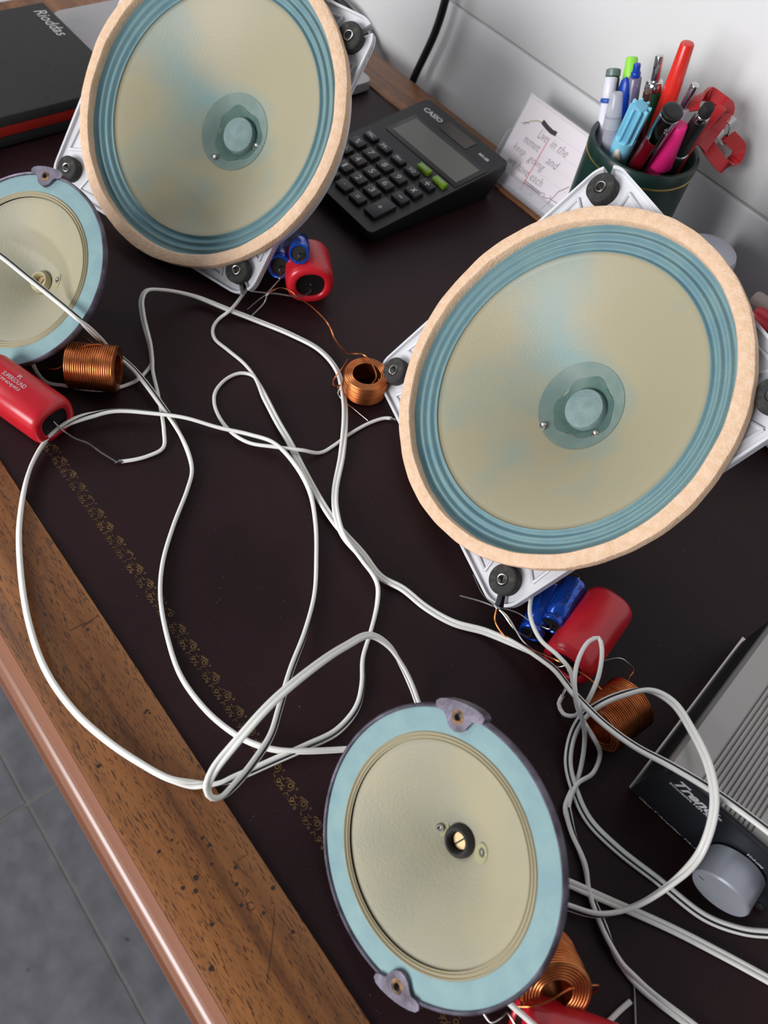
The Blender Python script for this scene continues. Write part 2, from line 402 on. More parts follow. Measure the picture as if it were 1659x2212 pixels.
    for i, p in enumerate(v):
        a = math.atan2(p[1], p[0]); k = 1+.0032*math.sin(3*a+.4)+.002*math.sin(11*a)+.0010*math.sin(37*a)
        if i % n in (0, 1, 2): k = 1+.0018*math.sin(5*a+1)+.0012*math.sin(23*a)
        v2.append((p[0]*k, p[1]*k, p[2]+.00018*math.sin(17*a)))
    part('felt_gasket', (v2, f), felt)
    # corrugated surround
    prof = [(.0838, -.0058)]
    for i in range(49):
        r = .0834-(.0834-.0705)*i/48; ph = (i/48)*3.0*2*PI
        prof.append((r, -.0062-.0026*i/48+.0010*math.cos(ph)))
    part('surround', vf_lathe(prof, 128), surr, angle=80)
    prof = [(.0707, -.0082)]
    for i in range(25):
        s = i/24; r = 0.0705*(1-s)+.0105*s
        prof.append((r, -.0088-.0362*(s**1.12)+.0018*math.sin(PI*s)))
    cone = part('cone', vf_lathe(prof, 128), conem, angle=80)
    def zc(r):
        s = (0.0705-r)/(0.0705-.0105); return -.0088-.0362*(s**1.12)+.0018*math.sin(PI*s)
    part('cone_patch', vf_lathe([(r, zc(r)+.00035) for r in (.0234, .0230, .020, .018, .0155)], 64), patchm, angle=80)
    v = []; f = []                                       # irregular inner glue patch
    for i in range(48):
        a = 2*PI*i/48; ro = .0162+.0012*math.sin(3*a+1)+.0007*math.sin(7*a)
        for r in (ro, (ro+.0108)/2, .0105): v.append((r*math.cos(a), r*math.sin(a), zc(r)+.0006))
    for i in range(48):
        j = (i+1) % 48
        for k in range(2): f.append((3*i+k, 3*j+k, 3*j+k+1, 3*i+k+1))
    part('glue_patch', (v, f), patchin, angle=80)
    part('dust_cap', vf_lathe([(.0112, -.0455), (.0108, -.0405), (.0103, -.0396), (.0095, -.0394), (.006, -.0388), (.0001, -.0386)], 48), capm)
    for (rpx, rpy) in rivets:
        q = Rm.transposed() @ (PP(rpx, rpy, cc-Rm.col[2]*.036*scale, Rm.col[2])-cc)/scale
        rr = math.hypot(q.x, q.y)
        rv = part('rivet', vf_lathe([(.0021, -.0006), (.0022, .0006), (.0017, .0010), (.0010, .0004), (.0001, .0002)], 20), steel)
        rv.location = off+Vector((q.x, q.y, zc(rr)+.0004))
    part('basket', vf_lathe([(.084, -.010), (.080, -.018), (.060, -.040), (.034, -.050), (.030, -.052)], 64), whitemetal)
    part('magnet', vf_lathe([(.0001, -.050), (.0285, -.050), (.0295, -.051), (.0295, -.0655), (.0285, -.0665), (.0001, -.0665)], 48), alu)
    return cc, Rm, t
NR = (-.2173, -.7015, .6788); NL = (.2016, -.6939, .6912)
dR = (Vector((-.13245, .25913, .06875))-CAM)/.09362; dL = (Vector((-.41671, .23499, .06879))-CAM)/.09520
SR = .0914; SL = .0928
big_speaker('large loudspeaker with felt rim standing in front of the green pen cup', CAM+dR*SR, NR, SR/.0905, [(1174, 921), (1279, 934)], -.0045)
big_speaker('large loudspeaker with felt rim beside the calculator', CAM+dL*SL, NL, SL/.0905, [(461, 339), (544, 309)], -.0092)

def small_speaker(label, c, N, RR, tabs, hubmat, rivets, magd):
    cc, Rm = pose(c, N); base = Vector((cc.x, cc.y, 0))
    t = thing('tweeter', label, 'loudspeaker', base, Rm, 'small loudspeakers')
    off = Rm.transposed() @ (cc-base)
    def part(name, vf, mt, **k): return add(name, mesh(name, *vf, mt, **k), t, off)
    part('rim', vf_lathe([(RR*.93, -.0035), (RR*.985, -.0035), (RR, -.002), (RR, .0002), (RR*.988, .0010), (RR*.975, .0006), (RR*.97, -.0006), (RR*.93, -.001)], 128), darkrim)
    part('surround', vf_lathe([(RR*.975, -.0004), (RR*.9, -.0003), (RR*.805, -.0005)], 96), teal, angle=80)
    prof = [(RR*.808, -.0005)]
    for i in range(31):
        q = i/30; prof.append((RR*(.806-.062*q), -.0006-.0007*q+.00055*(1-math.cos(q*2.5*2*PI))*.9))
    part('bead', vf_lathe(prof, 112), creambead, angle=80)
    D = .0195
    def zc(r):
        s = max(0, (.745*RR-r)/(.745*RR-.10*RR)); return -.0014-D*(s**1.1)+.0012*math.sin(PI*min(1, s))
    part('cone', vf_lathe([(RR*(.746-.646*i/20), zc(RR*(.746-.646*i/20))) for i in range(21)], 96), cream, angle=80)
    part('hub_ring', vf_lathe([(.0038, -.024), (.0038, -.0172), (.0043, -.0164), (.0052, -.0166), (.0060, -.0178), (.0064, -.0200)], 40), hubmat)
    sc = part('pole_screw', vf_lathe([(.0037, -.0235), (.0036, -.0205), (.0032, -.0200), (.0001, -.0200)], 32), brass)
    add('slot', mesh('slot', *vf_box(-.0003, .0003, -.0033, .0033, -.0202, -.01985), blackm, smooth=False), sc)
    for k, (rx, ry) in enumerate(rivets):
        q = Rm.transposed() @ (PP(rx, ry, cc-Rm.col[2]*.0145, Rm.col[2])-cc); rr = math.hypot(q.x, q.y)
        st = part('glue_spot', vf_prism([(.0034*math.cos(2*PI*i/24), .0048*math.sin(2*PI*i/24)) for i in range(24)], -.0002, .0003), glue)
        tilt = Vector((q.x, q.y, 0)).normalized()
        nrm = Vector((-tilt.x*.46, -tilt.y*.46, .88))
        st.location = off+Vector((q.x, q.y-.0012, zc(rr)+.0001)); st.rotation_mode = 'QUATERNION'; st.rotation_quaternion = frame(nrm, (0, 1, 0)).to_quaternion()
        rv = part('rivet', vf_lathe([(.0017, -.0012), (.0018, .0004), (.0015, .0010), (.0010, .0010), (.0006, .0003), (.0001, .0001)], 20), steel)
        rv.location = off+Vector((q.x, q.y, zc(rr)+.0004)); rv.rotation_mode = 'QUATERNION'; rv.rotation_quaternion = st.rotation_quaternion
    for a in tabs:
        M2 = Matrix.Rotation(math.radians(a), 4, 'Z') @ Matrix.Translation((RR*.985, 0, 0))
        hf = [(.0036, .0028), (.0031, .0066), (.0022, .0094), (.0008, .0106), (-.0008, .0102), (-.0016, .0084), (-.0017, .0064), (-.0030, .0052), (-.0054, .0038), (-.0068, .0020)]
        out = [(.0037, 0)]+hf+[(-.0073, 0)]+[(p, -q) for p, q in hf[::-1]]
        hole = [(-.0018+.0016*math.cos(2*PI*i/18), .0013*math.sin(2*PI*i/18)) for i in range(18)]
        v = [(*p, .0016) for p in out]+[(*p, .0018) for p in hole]+[(*p, -.0034) for p in out]+[(*p, -.0034) for p in hole]
        n = len(out); f = []
        order = sorted(range(18), key=lambda i: 0)
        oa = [math.atan2(p[1], p[0]+.0018) for p in out]; ha = [math.atan2(p[1], p[0]+.0018) for p in hole]
        near = [min(range(18), key=lambda k: abs((oa[i]-ha[k]+PI) % (2*PI)-PI)) for i in range(n)]
        for i in range(n):
            j = (i+1) % n; a_, b_ = near[i], near[j]
            ks = [a_]
            step = 1 if ((b_-a_) % 18) <= 9 else -1
            while ks[-1] != b_: ks.append((ks[-1]+step) % 18)
            f.append((i, j, *[n+k for k in ks[::-1]]))
            f.append((i, j, n+18+j, n+18+i))
        for k in range(18): f.append((n+k, n+(k+1) % 18, 2*n+18+(k+1) % 18, 2*n+18+k))
        tb = part('mounting_tab', ([M2 @ Vector(p) for p in v], f), darkrim)
        rg = add('rust_ring', mesh('rust_ring', *B().add(vf_lathe([(.0014, -.003), (.0014, .0021), (.0027, .0018), (.0030, .0014)], 18), M2 @ Matrix.Translation((-.0018, 0, 0))).__dict__.values(), rust), tb)
    part('basket', vf_lathe([(RR*.95, -.003), (RR*.9, -.008), (RR*.55, -.022), (.017, -.027)], 64), darkrim)
    part('magnet', vf_lathe([(.0001, -.025), (.0165, -.025), (.0172, -.026), (.0172, -magd), (.0001, -magd)], 40), darkrim)
    return cc, Rm
NSL = Vector((.1280, -.5646, .8154)); NSB = Vector((-.1905, -.7455, .6387))
dSL = (Vector((-.38077, .08988, .03163))-CAM)/.05464; dSB = (Vector((-.00581, .07603, .04091))-CAM)/.05317
SMLC = CAM+dSL*.0536; SMBC = CAM+dSB*.0527
blackfelt = mat('black_felt', (52, 50, 48), .95, bump=.8, bscale=700); creamhub = mat('cream_hub', (176, 166, 130), .6)
small_speaker('small cream cone loudspeaker at left with a cord lying across it', SMLC, NSL, .0556, (108, -72), creamhub, [(58, 598), (130, 608)], .033)
small_speaker('small cream cone loudspeaker with black centre ring, nearest the desk front edge', SMBC, NSB, .0527, (133, -48), blackfelt, [(940, 1791), (1043, 1842)], .042)

# ------------------------------------------------------------------ capacitors
def axis_frame(a, b): return frame(b-a, (0, 0, 1))
def cyl_text(body, r, wdt, hgt, ang, z0, flip=False, shear=0.):       # text wrapped on a cylinder along z
    v, f = text_vf(body, wdt, hgt, shear); o = []
    for p in v:
        zz = z0+(p[0] if not flip else -p[0]); t = ang+(p[1] if flip else -p[1])/r
        o.append((r*math.cos(t), r*math.sin(t), zz))
    return o, f
def blue_cap(label, A, Bp, r, leads, text=None):
    A = Vector(A); Bp = Vector(Bp); Rm = axis_frame(A, Bp); L = (Bp-A).length
    t = thing('electrolytic_capacitor', label, 'capacitor', A, Rm, 'blue axial capacitors')
    add('sleeve', mesh('sleeve', *vf_lathe([(r*.72, .0006), (r*.80, 0), (r*.95, .0001), (r, .0010), (r, .0024), (r*.86, .0034), (r*.86, .0040), (r, .0052), (r, L-.0012), (r*.93, L), (r*.7, L), (.0001, L-.0003)], 40), bluecap), t)
    add('end_seal', mesh('end_seal', *vf_lathe([(r*.76, .0003), (r*.74, .0010), (.0001, .0010)], 32), blackm), t)
    add('end_seal', mesh('end_seal', *vf_lathe([(r*.66, L), (r*.64, L+.0004), (.0001, L+.0004)], 32), blackm), t)
    for ld in leads: wpart('lead', vf_tube(spline(ld, .001), .00042, 6), steel, t)
    if text:
        for (tx, wd, hg, ang, z0) in text:
            add('print', mesh('print', *cyl_text(tx, r*1.008, wd, hg, ang, z0, False), blackprint, smooth=False), t)
    return t
def red_cap(label, A, Bp, rx, ry, leads, expo=2.3, text=None, lip=.0026):
    A = Vector(A); Bp = Vector(Bp); Rm = axis_frame(A, Bp); L = (Bp-A).length
    t = thing('film_capacitor', label, 'capacitor', A, Rm, 'red film capacitors')
    pr = [(.60, .0016), (.62, .0004), (.68, 0), (.86, .0003), (.95, .0014), (1., .0042), (1., L-.0042), (.95, L-.0014), (.86, L-.0003), (.68, L), (.62, L-.0004), (.60, L-.0016)]
    add('sleeve', mesh('sleeve', *vf_lathe(pr, 56, rx, ry, expo), redcap, angle=60), t)
    add('end_fill', mesh('end_fill', *vf_lathe([(.64, .0018), (.3, .0026), (.001, .0026)], 40, rx, ry, expo), blackcore), t)
    add('end_fill', mesh('end_fill', *vf_lathe([(.64, L-.0018), (.3, L-.0026), (.001, L-.0026)], 40, rx, ry, expo), blackcore), t)
    for ld in leads: wpart('lead', vf_tube(spline(ld, .001), .00045, 6), steel, t)
    return t
# group by the large left speaker
J1 = P(579, 633, .010)
A1 = P(604, 577, .0190); A2 = P(646, 549, .0340); A3 = P(671, 619, .0145)
def dirs(a, b, z): return (P(*b, z)-P(*a, z)).normalized()
d1 = dirs((603, 577), (609, 508), .0078); d3 = dirs((671, 619), (660, 552), .0145)
d1 = Vector((d1.x, d1.y, -.34)).normalized(); d2 = Vector((d1.x, d1.y, -.42)).normalized()
tb1 = blue_cap('blue capacitor tucked under the rim of the large left loudspeaker', A1, A1+d1*.031, .0078, [[A1+d1*.001, A1-d1*.004, P(604, 601, .013), P(590, 620, .011), J1, P(556, 650, .006), P(534, 669, .003)]])
blue_cap('thinner blue capacitor lying against the red capacitor beside the large left loudspeaker', A2, A2+d2*.029, .0064, [[A2+d2*.001, A2-d2*.004, P(641, 568, .026), P(617, 590, .018), J1, P(572, 652, .006), P(535, 690, .002)]])
red_cap('stubby red capacitor next to the two blue ones near the calculator', A3, A3+d3*.030, .0150, .0142, [[A3+d3*.002, P(676, 622, .010), P(660, 637, .009), P(635, 640, .009), P(600, 635, .010), J1, P(543, 629, .008)]])
def joint(par, p, d, L=.0034):
    wpart('solder_joint', B().add(vf_lathe([(.0001, -L), (.0005, -L*.8), (.0010, -L*.2), (.0011, L*.3), (.0006, L*.8), (.0001, L)], 12), Matrix.Translation(p) @ frame(d).to_4x4()).__dict__.values(), solder, par)
joint(tb1, J1, P(568, 655, .009)-P(590, 612, .011))
# group under the large right speaker
J2 = P(1073, 1312, .010)
dd = dirs((1190, 1351), (1236, 1270), .0125)
Ab1 = P(1147, 1370, .0066); Ab2 = P(1190, 1352, .0135); Ar = P(1221, 1440, .0128); dr = dirs((1221, 1440), (1312, 1312), .0128)
blue_cap('dark blue capacitor lowest of the pair under the large right loudspeaker', Ab1, Ab1+dirs((1147, 1370), (1190, 1275), .0066)*.029, .0066, [[Ab1+dd*.001, Ab1-dd*.002, P(1138, 1375, .007), P(1114, 1362, .008), P(1086, 1325, .010), J2]])
tb = blue_cap('blue ALCAP capacitor with black print resting against the red one', Ab2, Ab2+dd*.028, .0066, [[Ab2+dd*.001, Ab2-dd*.002, P(1172, 1354, .012), P(1150, 1345, .012), P(1120, 1325, .011), P(1085, 1314, .010), J2, P(1040, 1300, .008), P(993, 1287, .006)], [Ab2+dd*.028, P(1250, 1246, .012), P(1235, 1238, .010), P(1210, 1234, .008)]],
   [('ALCAP', .0085, .0030, 1.72, .0100), ('20mfd', .0080, .0028, 2.32, .0102), ('AP', .0034, .0030, 1.72, .0006), ('ALC', .0050, .0030, 1.72, .0215), ('20', .0034, .0028, 2.32, .0220)])
red_cap('large red capacitor leaning on the blue pair below the right loudspeaker', Ar, Ar+dr*.044, .0128, .0125, [[Ar+dr*.002, P(1228, 1452, .012), P(1258, 1452, .011), P(1290, 1432, .010), P(1310, 1426, .011), P(1340, 1422, .012), P(1358, 1434, .010), P(1380, 1458, .006)], [Ar+dr*.001, P(1205, 1440, .010), P(1180, 1425, .010), P(1130, 1385, .010), P(1095, 1330, .010), J2]])
joint(tb, J2, P(1080, 1318, .010)-P(1066, 1306, .010), .0022)
Al = P(121, 914, .0122); dl = dirs((121, 914), (-10, 822), .0122)
tl_ = red_cap('flat-sided red capacitor with white lettering at the left edge of the desk', Al, Al+dl*.052, .0132, .0118, [[Al+dl*.002, P(136, 930, .006), P(148, 938, .004), P(163, 947, .003), P(190, 957, .002), P(215, 975, .002), P(252, 998, .0016)]], 2.9)
for (tx, wd, hg, yy, z0) in (('IPL', .0028, .0022, .0040, .0285), ('SUPERSOUND', .0165, .0026, .0006, .0360), ('CPF404J403', .0155, .0024, -.0028, .0360)):
    v, f = text_vf(tx, wd, hg); add('print', mesh('print', [(-p[1]-yy+.0006, .01192, z0-p[0]) for p in v], f, whiteprint, smooth=False), tl_)
Ac = P(1112, 2216, .0125)
red_cap('red capacitor half hidden beneath the small nearest loudspeaker', Ac, Ac+(P(1234, 2262, .0125)-Ac).normalized()*.040, .0125, .0122, [[Ac+Vector((.003, 0, 0)), P(1096, 2188, .010), P(1086, 2196, .006), P(1060, 2208, .002), P(1044, 2188, .0012)]])

# ------------------------------------------------------------------ coils
def coil(label, A, Bp, ro, ri, leads, turns=22):
    A = Vector(A); Bp = Vector(Bp); L = (Bp-A).length; Rm = axis_frame(A, Bp)
    t = thing('wire_coil', label, 'coil', A, Rm, 'copper wire coils')
    pr = [(ri, L*.5), (ri, .0004)]
    nl = max(3, int((ro-ri)/.0011)); wr = (ro-ri)/nl
    for i in range(nl):
        for k in range(5):
            a = PI*k/4; pr.append((ri+wr*(i+.5-.5*math.cos(a)), .0004-.0004*math.sin(a)))
    p = (L-.0008)/turns
    for i in range(turns):
        jit = random.uniform(-.00012, .00012)
        for k in range(5):
            a = PI*k/4; pr.append((ro+jit+p*.5*math.sin(a), .0004+p*(i+.5-.5*math.cos(a))))
    for i in range(nl):
        for k in range(5):
            a = PI*k/4; pr.append((ro-wr*(i+.5-.5*math.cos(a)), L-.0004+.0004*math.sin(a)))
    pr += [(ri, L-.0004), (ri, L*.5)]
    add('winding', mesh('winding', *vf_lathe(pr, 56), copper, angle=80), t)
    for k, ld in enumerate(leads): wpart('lead', vf_tube(spline(ld, .001), .00042, 6), copper, t)
    return t
c0 = P(782, 856, 0); ct = Vector((c0.x-.003, c0.y+.004, .0145)); c0 = Vector((ct.x, ct.y, .0006))
coil('upright copper coil with open centre in the middle of the desk', c0, ct, .0128, .0082,
     [[ct+Vector((.0080, -.004, -.001)), ct+Vector((.006, .002, .0012)), P(788, 768, .0160), P(770, 764, .0160), P(752, 764, .0120), P(738, 752, .006), P(722, 730, .003), P(715, 712, .003), P(705, 695, .003), P(672, 662, .007), P(640, 640, .012), P(628, 629, .012), P(605, 622, .011), J1],
      [P(752, 775, .013), P(736, 800, .008), P(720, 822, .003), P(722, 834, .002), P(735, 832, .003), P(728, 838, .003)]], 12)
cl = dirs((150, 788), (252, 797), .0128); ca = P(150, 788, .0128)
coil('shiny copper coil lying beside the small left loudspeaker', ca, ca+cl*.0262, .0124, .0080, [[P(219, 744, .0250), P(190, 746, .0258), P(165, 756, .0250), P(150, 770, .022), P(140, 785, .016), P(128, 795, .012), P(110, 797, .010), P(90, 787, .008)], [P(203, 743, .022), P(190, 735, .020), P(175, 727, .018)]])
cr0 = P(1288, 1574, .0130); cr1 = P(1355, 1522, .0130)
coil('copper coil lying between the red capacitor and the amplifier', cr0, cr0+(cr1-cr0).normalized()*.0235, .0124, .0080,
     [[P(1300, 1490, .024), P(1285, 1476, .022), P(1262, 1458, .020), P(1240, 1446, .021), P(1210, 1430, .022), P(1180, 1416, .018), P(1150, 1404, .012), P(1100, 1382, .008), P(1080, 1362, .008), P(1069, 1340, .009), J2],
      [P(1362, 1522, .024), P(1358, 1500, .022), P(1356, 1475, .018), P(1360, 1462, .014), P(1368, 1450, .011), P(1366, 1446, .0105)]])
cb0 = P(1203, 2151, .0232); cb1 = P(1176, 2085, .0125)
coil('copper coil showing its hollow end behind the nearest small loudspeaker', cb0, cb0+(cb1-cb0).normalized()*.020, .0128, .0060,
     [[P(1100, 2169, .018), P(1115, 2173, .020), P(1150, 2173, .024), P(1190, 2160, .026), P(1222, 2140, .026), P(1250, 2131, .024), P(1280, 2128, .020), P(1293, 2129, .018), P(1280, 2145, .014), P(1250, 2163, .010), P(1230, 2167, .010), P(1222, 2158, .012), P(1230, 2140, .014)]], 15)

# ------------------------------------------------------------------ cords (figure-eight twin flex and split single cores)
CR = .00104
def zpt(p):
    if len(p) == 2: return P(p[0], p[1], CR+.0002)
    if p[2] == 'L': return PP(p[0], p[1], SMLC+NSL*p[3], NSL)
    return P(p[0], p[1], p[2])
def twin(label, pts, twist=None, tails=()):
    """pts: (px, py[, height]); twist: list of (index, angle deg) of the flat pair about its run; tails: single cores split off at the ends"""
    W = [zpt(p) for p in pts]; path = spline(W, .0018); n = len(path)
    # angle per sample by nearest control index
    cum = [0]
    for i in range(1, n): cum.append(cum[-1]+(path[i]-path[i-1]).length)
    tw = sorted(twist or [(0, 0)]); keys = []
    for idx, an in tw:
        k = min(range(n), key=lambda i: (path[i]-W[idx]).length); keys.append((cum[k], math.radians(an)))
    def ang(s):
        if s <= keys[0][0]: return keys[0][1]
        for (s0, a0), (s1, a1) in zip(keys, keys[1:]):
            if s <= s1:
                q = (s-s0)/max(s1-s0, 1e-6); q = q*q*(3-2*q); return a0+(a1-a0)*q
        return keys[-1][1]
    a = []; b = []; st = []
    for i in range(n):
        T = (path[min(i+1, n-1)]-path[max(i-1, 0)]).normalized(); S = T.cross(Vector((0, 0, 1)))
        S = S.normalized() if S.length > 1e-4 else Vector((1, 0, 0)); U = S.cross(T)
        th = ang(cum[i]); d = S*math.cos(th)+U*math.sin(th)
        lift = Vector((0, 0, abs(math.sin(th))*CR*.9))
        a.append(path[i]+d*CR*.92+lift); b.append(path[i]-d*CR*.92+lift)
        e = U*math.cos(th)-S*math.sin(th)
        st.append(path[i]+lift-d*CR*.45+e*CR*.62)
    c = path[n//2]; base = Vector((c.x, c.y, 0))
    t = thing('speaker_cord', label, 'cord', base, None, 'white twin speaker cords')
    wpart('core', vf_tube(a, CR, 10), pvc, t); cb = wpart('core', vf_tube(b, CR, 10), pvc, t)
    sb = wpart('stripe', vf_tube(st, CR*.46, 6), stripe, t)
    ends = [a, b]
    for tail in tails:
        tp = [zpt(p) for p in tail['pts']]
        ends.sort(key=lambda e: (e[0]-tp[2]).length); e = ends.pop(0) if len(tails) > 1 else ends[0]
        tp = spline([e[3], e[0]]+tp[1:], .0018)
        wpart('split_core', vf_tube(tp, CR, 10), pvc, t)
        if tail.get('tip'):
            tipp = [zpt(p) for p in tail['tip']]
            wpart('soldered_tip', vf_tube(tipp, [.0007, .0009, .0004][:len(tipp)], 8), solder, t)
    return t
twin('twin cord lying across the small left loudspeaker and curving down to the nearest one', [(-60, 515, 'L', .012), (0, 552, 'L', .009), (60, 600, 'L', .006), (110, 640, 'L', .004), (170, 690, 'L', .004), (235, 752, .010), (290, 800, .006), (345, 870, .0045), (378, 920, .003), (407, 980), (415, 1022), (405, 1062), (375, 1140), (352, 1220), (347, 1290), (360, 1370), (390, 1460), (440, 1530), (490, 1575), (540, 1605, .003), (600, 1622, .0035), (660, 1624, .0035), (745, 1620), (800, 1615)],
     [(0, 20), (4, 25), (7, 30), (9, 95), (23, 95)])
twin('long twin cord making a large loop over the desk front edge', [(329, 785, .003), (325, 750, .004), (309, 685, .010), (306, 650, .014), (316, 630, .016), (355, 628, .012), (420, 641, .005), (490, 668, .0045), (560, 695), (630, 724), (690, 757), (727, 800), (741, 850), (745, 900, .003), (738, 985, .003), (724, 1060), (726, 1110, .004), (742, 1160, .004), (782, 1212, .004), (814, 1262, .004), (815, 1300), (800, 1368), (784, 1425), (782, 1480), (770, 1530), (728, 1580), (660, 1614, .003), (590, 1645, .003), (520, 1676, .003), (470, 1694, .003), (430, 1696, .003), (370, 1685, .003), (300, 1648, .0028), (230, 1600, .0028), (160, 1536, .0028), (100, 1450, .0028), (64, 1350, .0028), (45, 1230, .0028), (44, 1120, .0028), (70, 1005, .0025), (118, 936, .004), (180, 903, .006), (250, 889, .006), (330, 894, .006), (400, 904, .006), (470, 925, .004), (540, 941, .004), (590, 958, .005), (635, 1003, .005), (668, 1062, .004), (681, 1130), (683, 1210), (679, 1285), (658, 1370, .003), (628, 1450, .006), (604, 1530, .010), (585, 1590, .014), (550, 1645, .018), (512, 1692, .022), (478, 1722, .026), (456, 1722, .030), (448, 1702, .034), (462, 1665, .038), (520, 1592, .044), (590, 1515, .046), (680, 1440, .042), (745, 1397, .034), (800, 1373, .026), (838, 1395, .020), (868, 1440, .012), (888, 1482, .006), (902, 1520, .002)],
     [(0, 250), (4, 215), (8, 190), (12, 215), (16, 150), (18, 60), (20, 95), (23, 70), (25, 30), (28, 40), (29, 100), (31, 255), (34, 240), (38, 235), (40, 255), (42, 395), (46, 420), (49, 450), (52, 450), (54, 420), (58, 420), (60, 480), (63, 550), (67, 560), (70, 640)],
     [dict(pts=[(328, 770, .0032), (330, 800, .003), (342, 855, .0034), (354, 930, .003), (352, 968, .0016), (320, 985), (290, 993), (262, 997)], tip=[(266, 997, .0016), (258, 996, .0018), (249, 1000, .0012)]),
      dict(pts=[(328, 770, .003), (318, 800), (295, 822), (245, 840), (200, 842), (140, 833), (103, 827), (84, 810), (75, 795, .003), (66, 770, .006)])])
twin('twin cord running from the large left loudspeaker across to the amplifier top', [(572, 858, .003), (600, 912, .003), (625, 955, .003), (655, 1015, .0032), (690, 1078, .003), (728, 1135, .0032), (782, 1195, .0028), (822, 1246, .0025), (870, 1272, .0025), (920, 1312), (980, 1346), (1050, 1366, .003), (1120, 1398, .008), (1190, 1440, .016), (1240, 1500, .026), (1300, 1560, .0290), (1370, 1612, .036), (1450, 1655, .0435), (1545, 1712, .0445), (1659, 1795, .0445), (1740, 1860, .0445)],
     [(0, 180), (5, 190), (9, 180), (11, 150), (13, 25), (20, 20)],
     [dict(pts=[(572, 858, .003), (552, 818), (529, 787), (492, 756), (464, 732), (460, 710), (472, 690), (495, 672, .0065), (520, 643, .004), (545, 605, .003), (560, 575, .003), (572, 540, .003)]),
      dict(pts=[(580, 870, .003), (560, 830), (545, 811), (520, 806), (490, 818), (466, 845), (463, 872), (476, 905), (505, 938, .003), (540, 957, .0045), (590, 965, .006), (650, 972, .006), (692, 978), (722, 962), (752, 940), (800, 913), (832, 903, .0016), (846, 904, .0018)], tip=[(842, 904, .002), (852, 906, .002), (860, 908, .0015)])])
twin('striped twin cord looping up over the amplifier and around the coil', [(1700, 2018), (1659, 2017), (1600, 2010), (1520, 1980), (1420, 1902), (1330, 1832), (1270, 1770), (1240, 1705, .003), (1227, 1645, .004), (1240, 1580, .008), (1275, 1535, .022), (1335, 1504, .032), (1400, 1493, .036), (1450, 1518, .040), (1493, 1580, .044), (1530, 1660, .0475), (1541, 1740, .0475), (1515, 1835, .040), (1450, 1908, .018), (1370, 1958, .006), (1290, 1976, .0045), (1228, 1960, .003), (1190, 1945, .002)],
     [(0, 20), (5, 25), (9, 20), (11, 35), (13, 110), (16, 120), (19, 100), (21, 60)])
twin('twin cord split in two under the large right loudspeaker, heading to the bottom right corner', [(1224, 1745, .0025), (1236, 1800), (1262, 1870), (1272, 1925), (1300, 1995, .003), (1335, 2075), (1390, 2135), (1490, 2212), (1560, 2265)],
     [(0, 15), (2, 80), (4, 20), (5, 90), (6, 170), (8, 185)],
     [dict(pts=[(1224, 1745, .0025), (1246, 1695, .0045), (1281, 1670, .003), (1296, 1633, .005), (1285, 1598, .016), (1262, 1560, .018), (1247, 1528, .016), (1239, 1486, .022), (1231, 1447, .0275), (1206, 1417, .0275), (1167, 1381, .022), (1146, 1333, .0185), (1146, 1299, .016), (1158, 1268, .012), (1172, 1245, .008)]),
      dict(pts=[(1226, 1738, .003), (1252, 1668, .003), (1263, 1600, .012), (1259, 1560, .022), (1245, 1510, .030), (1241, 1468, .033), (1251, 1420, .034), (1273, 1385, .034), (1293, 1378, .034), (1300, 1400, .034), (1294, 1456, .032), (1276, 1502, .028), (1255, 1536, .018), (1236, 1547, .008), (1216, 1541, .003), (1207, 1520, .003), (1216, 1502, .005)], tip=[(1214, 1506, .005), (1219, 1492, .006), (1222, 1484, .006)])])
twin('flat twin cord leaving the nearest small loudspeaker toward the right edge', [(1170, 1885, .003), (1228, 1908, .003), (1310, 1944, .0022), (1450, 2006), (1560, 2062), (1659, 2116), (1720, 2150)], [(0, 120), (2, 190), (4, 185)])
def single(label, pts, tip=None, name='bare_wire', r=CR, mt=None, cat='wire'):
    pth = spline([zpt(p) for p in pts], .0015)
    return world_thing(name, label, cat, vf_tube(pth, r, 8), mt or pvc)
single('short white core ending in bare copper near the bottom edge', [(1280, 2240), (1310, 2212), (1338, 2184), (1362, 2163, .0016)], name='cut_core')
single('thin upright grey wire near the bottom right corner', [(1369, 2120, .0008), (1371, 2160, .0010), (1373, 2250, .0008)], r=.0004, mt=steel)
single('white core crossing the red capacitor under the nearest loudspeaker', [(1085, 2150, .028), (1105, 2171, .027), (1130, 2193, .026), (1160, 2220, .026), (1195, 2250, .020)], name='cut_core')
single('thin tinned wire bent beside the upright coil', [(733, 840, .004), (730, 850, .003), (742, 866, .002), (765, 884, .001), (795, 909, .0008)], r=.0003, mt=steel)
single('thin bright wire running past the lowest lug of the right loudspeaker', [(1022, 1241, .0035), (1040, 1280, .004), (1058, 1300, .008), tuple((1070, 1310, .010))], r=.0003, mt=steel)

# ------------------------------------------------------------------ amplifier
AO = Vector((.0284, .177, 0)); AA = math.radians(7)
amp = thing('amplifier', 'small silver ribbed amplifier with black front panel and round volume knob', 'amplifier', AO, Matrix.Rotation(AA, 3, 'Z'))
AWd, AD, AH = .0705, .106, .0405
add('front_panel', mesh('front_panel', *vf_bbox(0, AWd, -.0028, .0004, .0014, AH, .0006), mat('satin_black', (33, 35, 40), .33, spec=.5)), amp)
add('body', mesh('body', *vf_box(.0010, AWd-.0010, .0004, AD-.001, .0020, .036), blackm, smooth=False), amp)
pr = [(.0, .0345), (.0002, .0372), (.0016, .0390), (.0040, .0396), (.0128, .0398)]
x = .0132
while x < .0395: pr += [(x, .0398), (x+.0003, .0386), (x+.0008, .0386), (x+.0011, .0398)]; x += .00205
pr += [(.0405, .0398), (.0465, .0398)]; x = .0470
while x < .0660: pr += [(x, .0398), (x+.0003, .0386), (x+.0008, .0386), (x+.0011, .0398)]; x += .00205
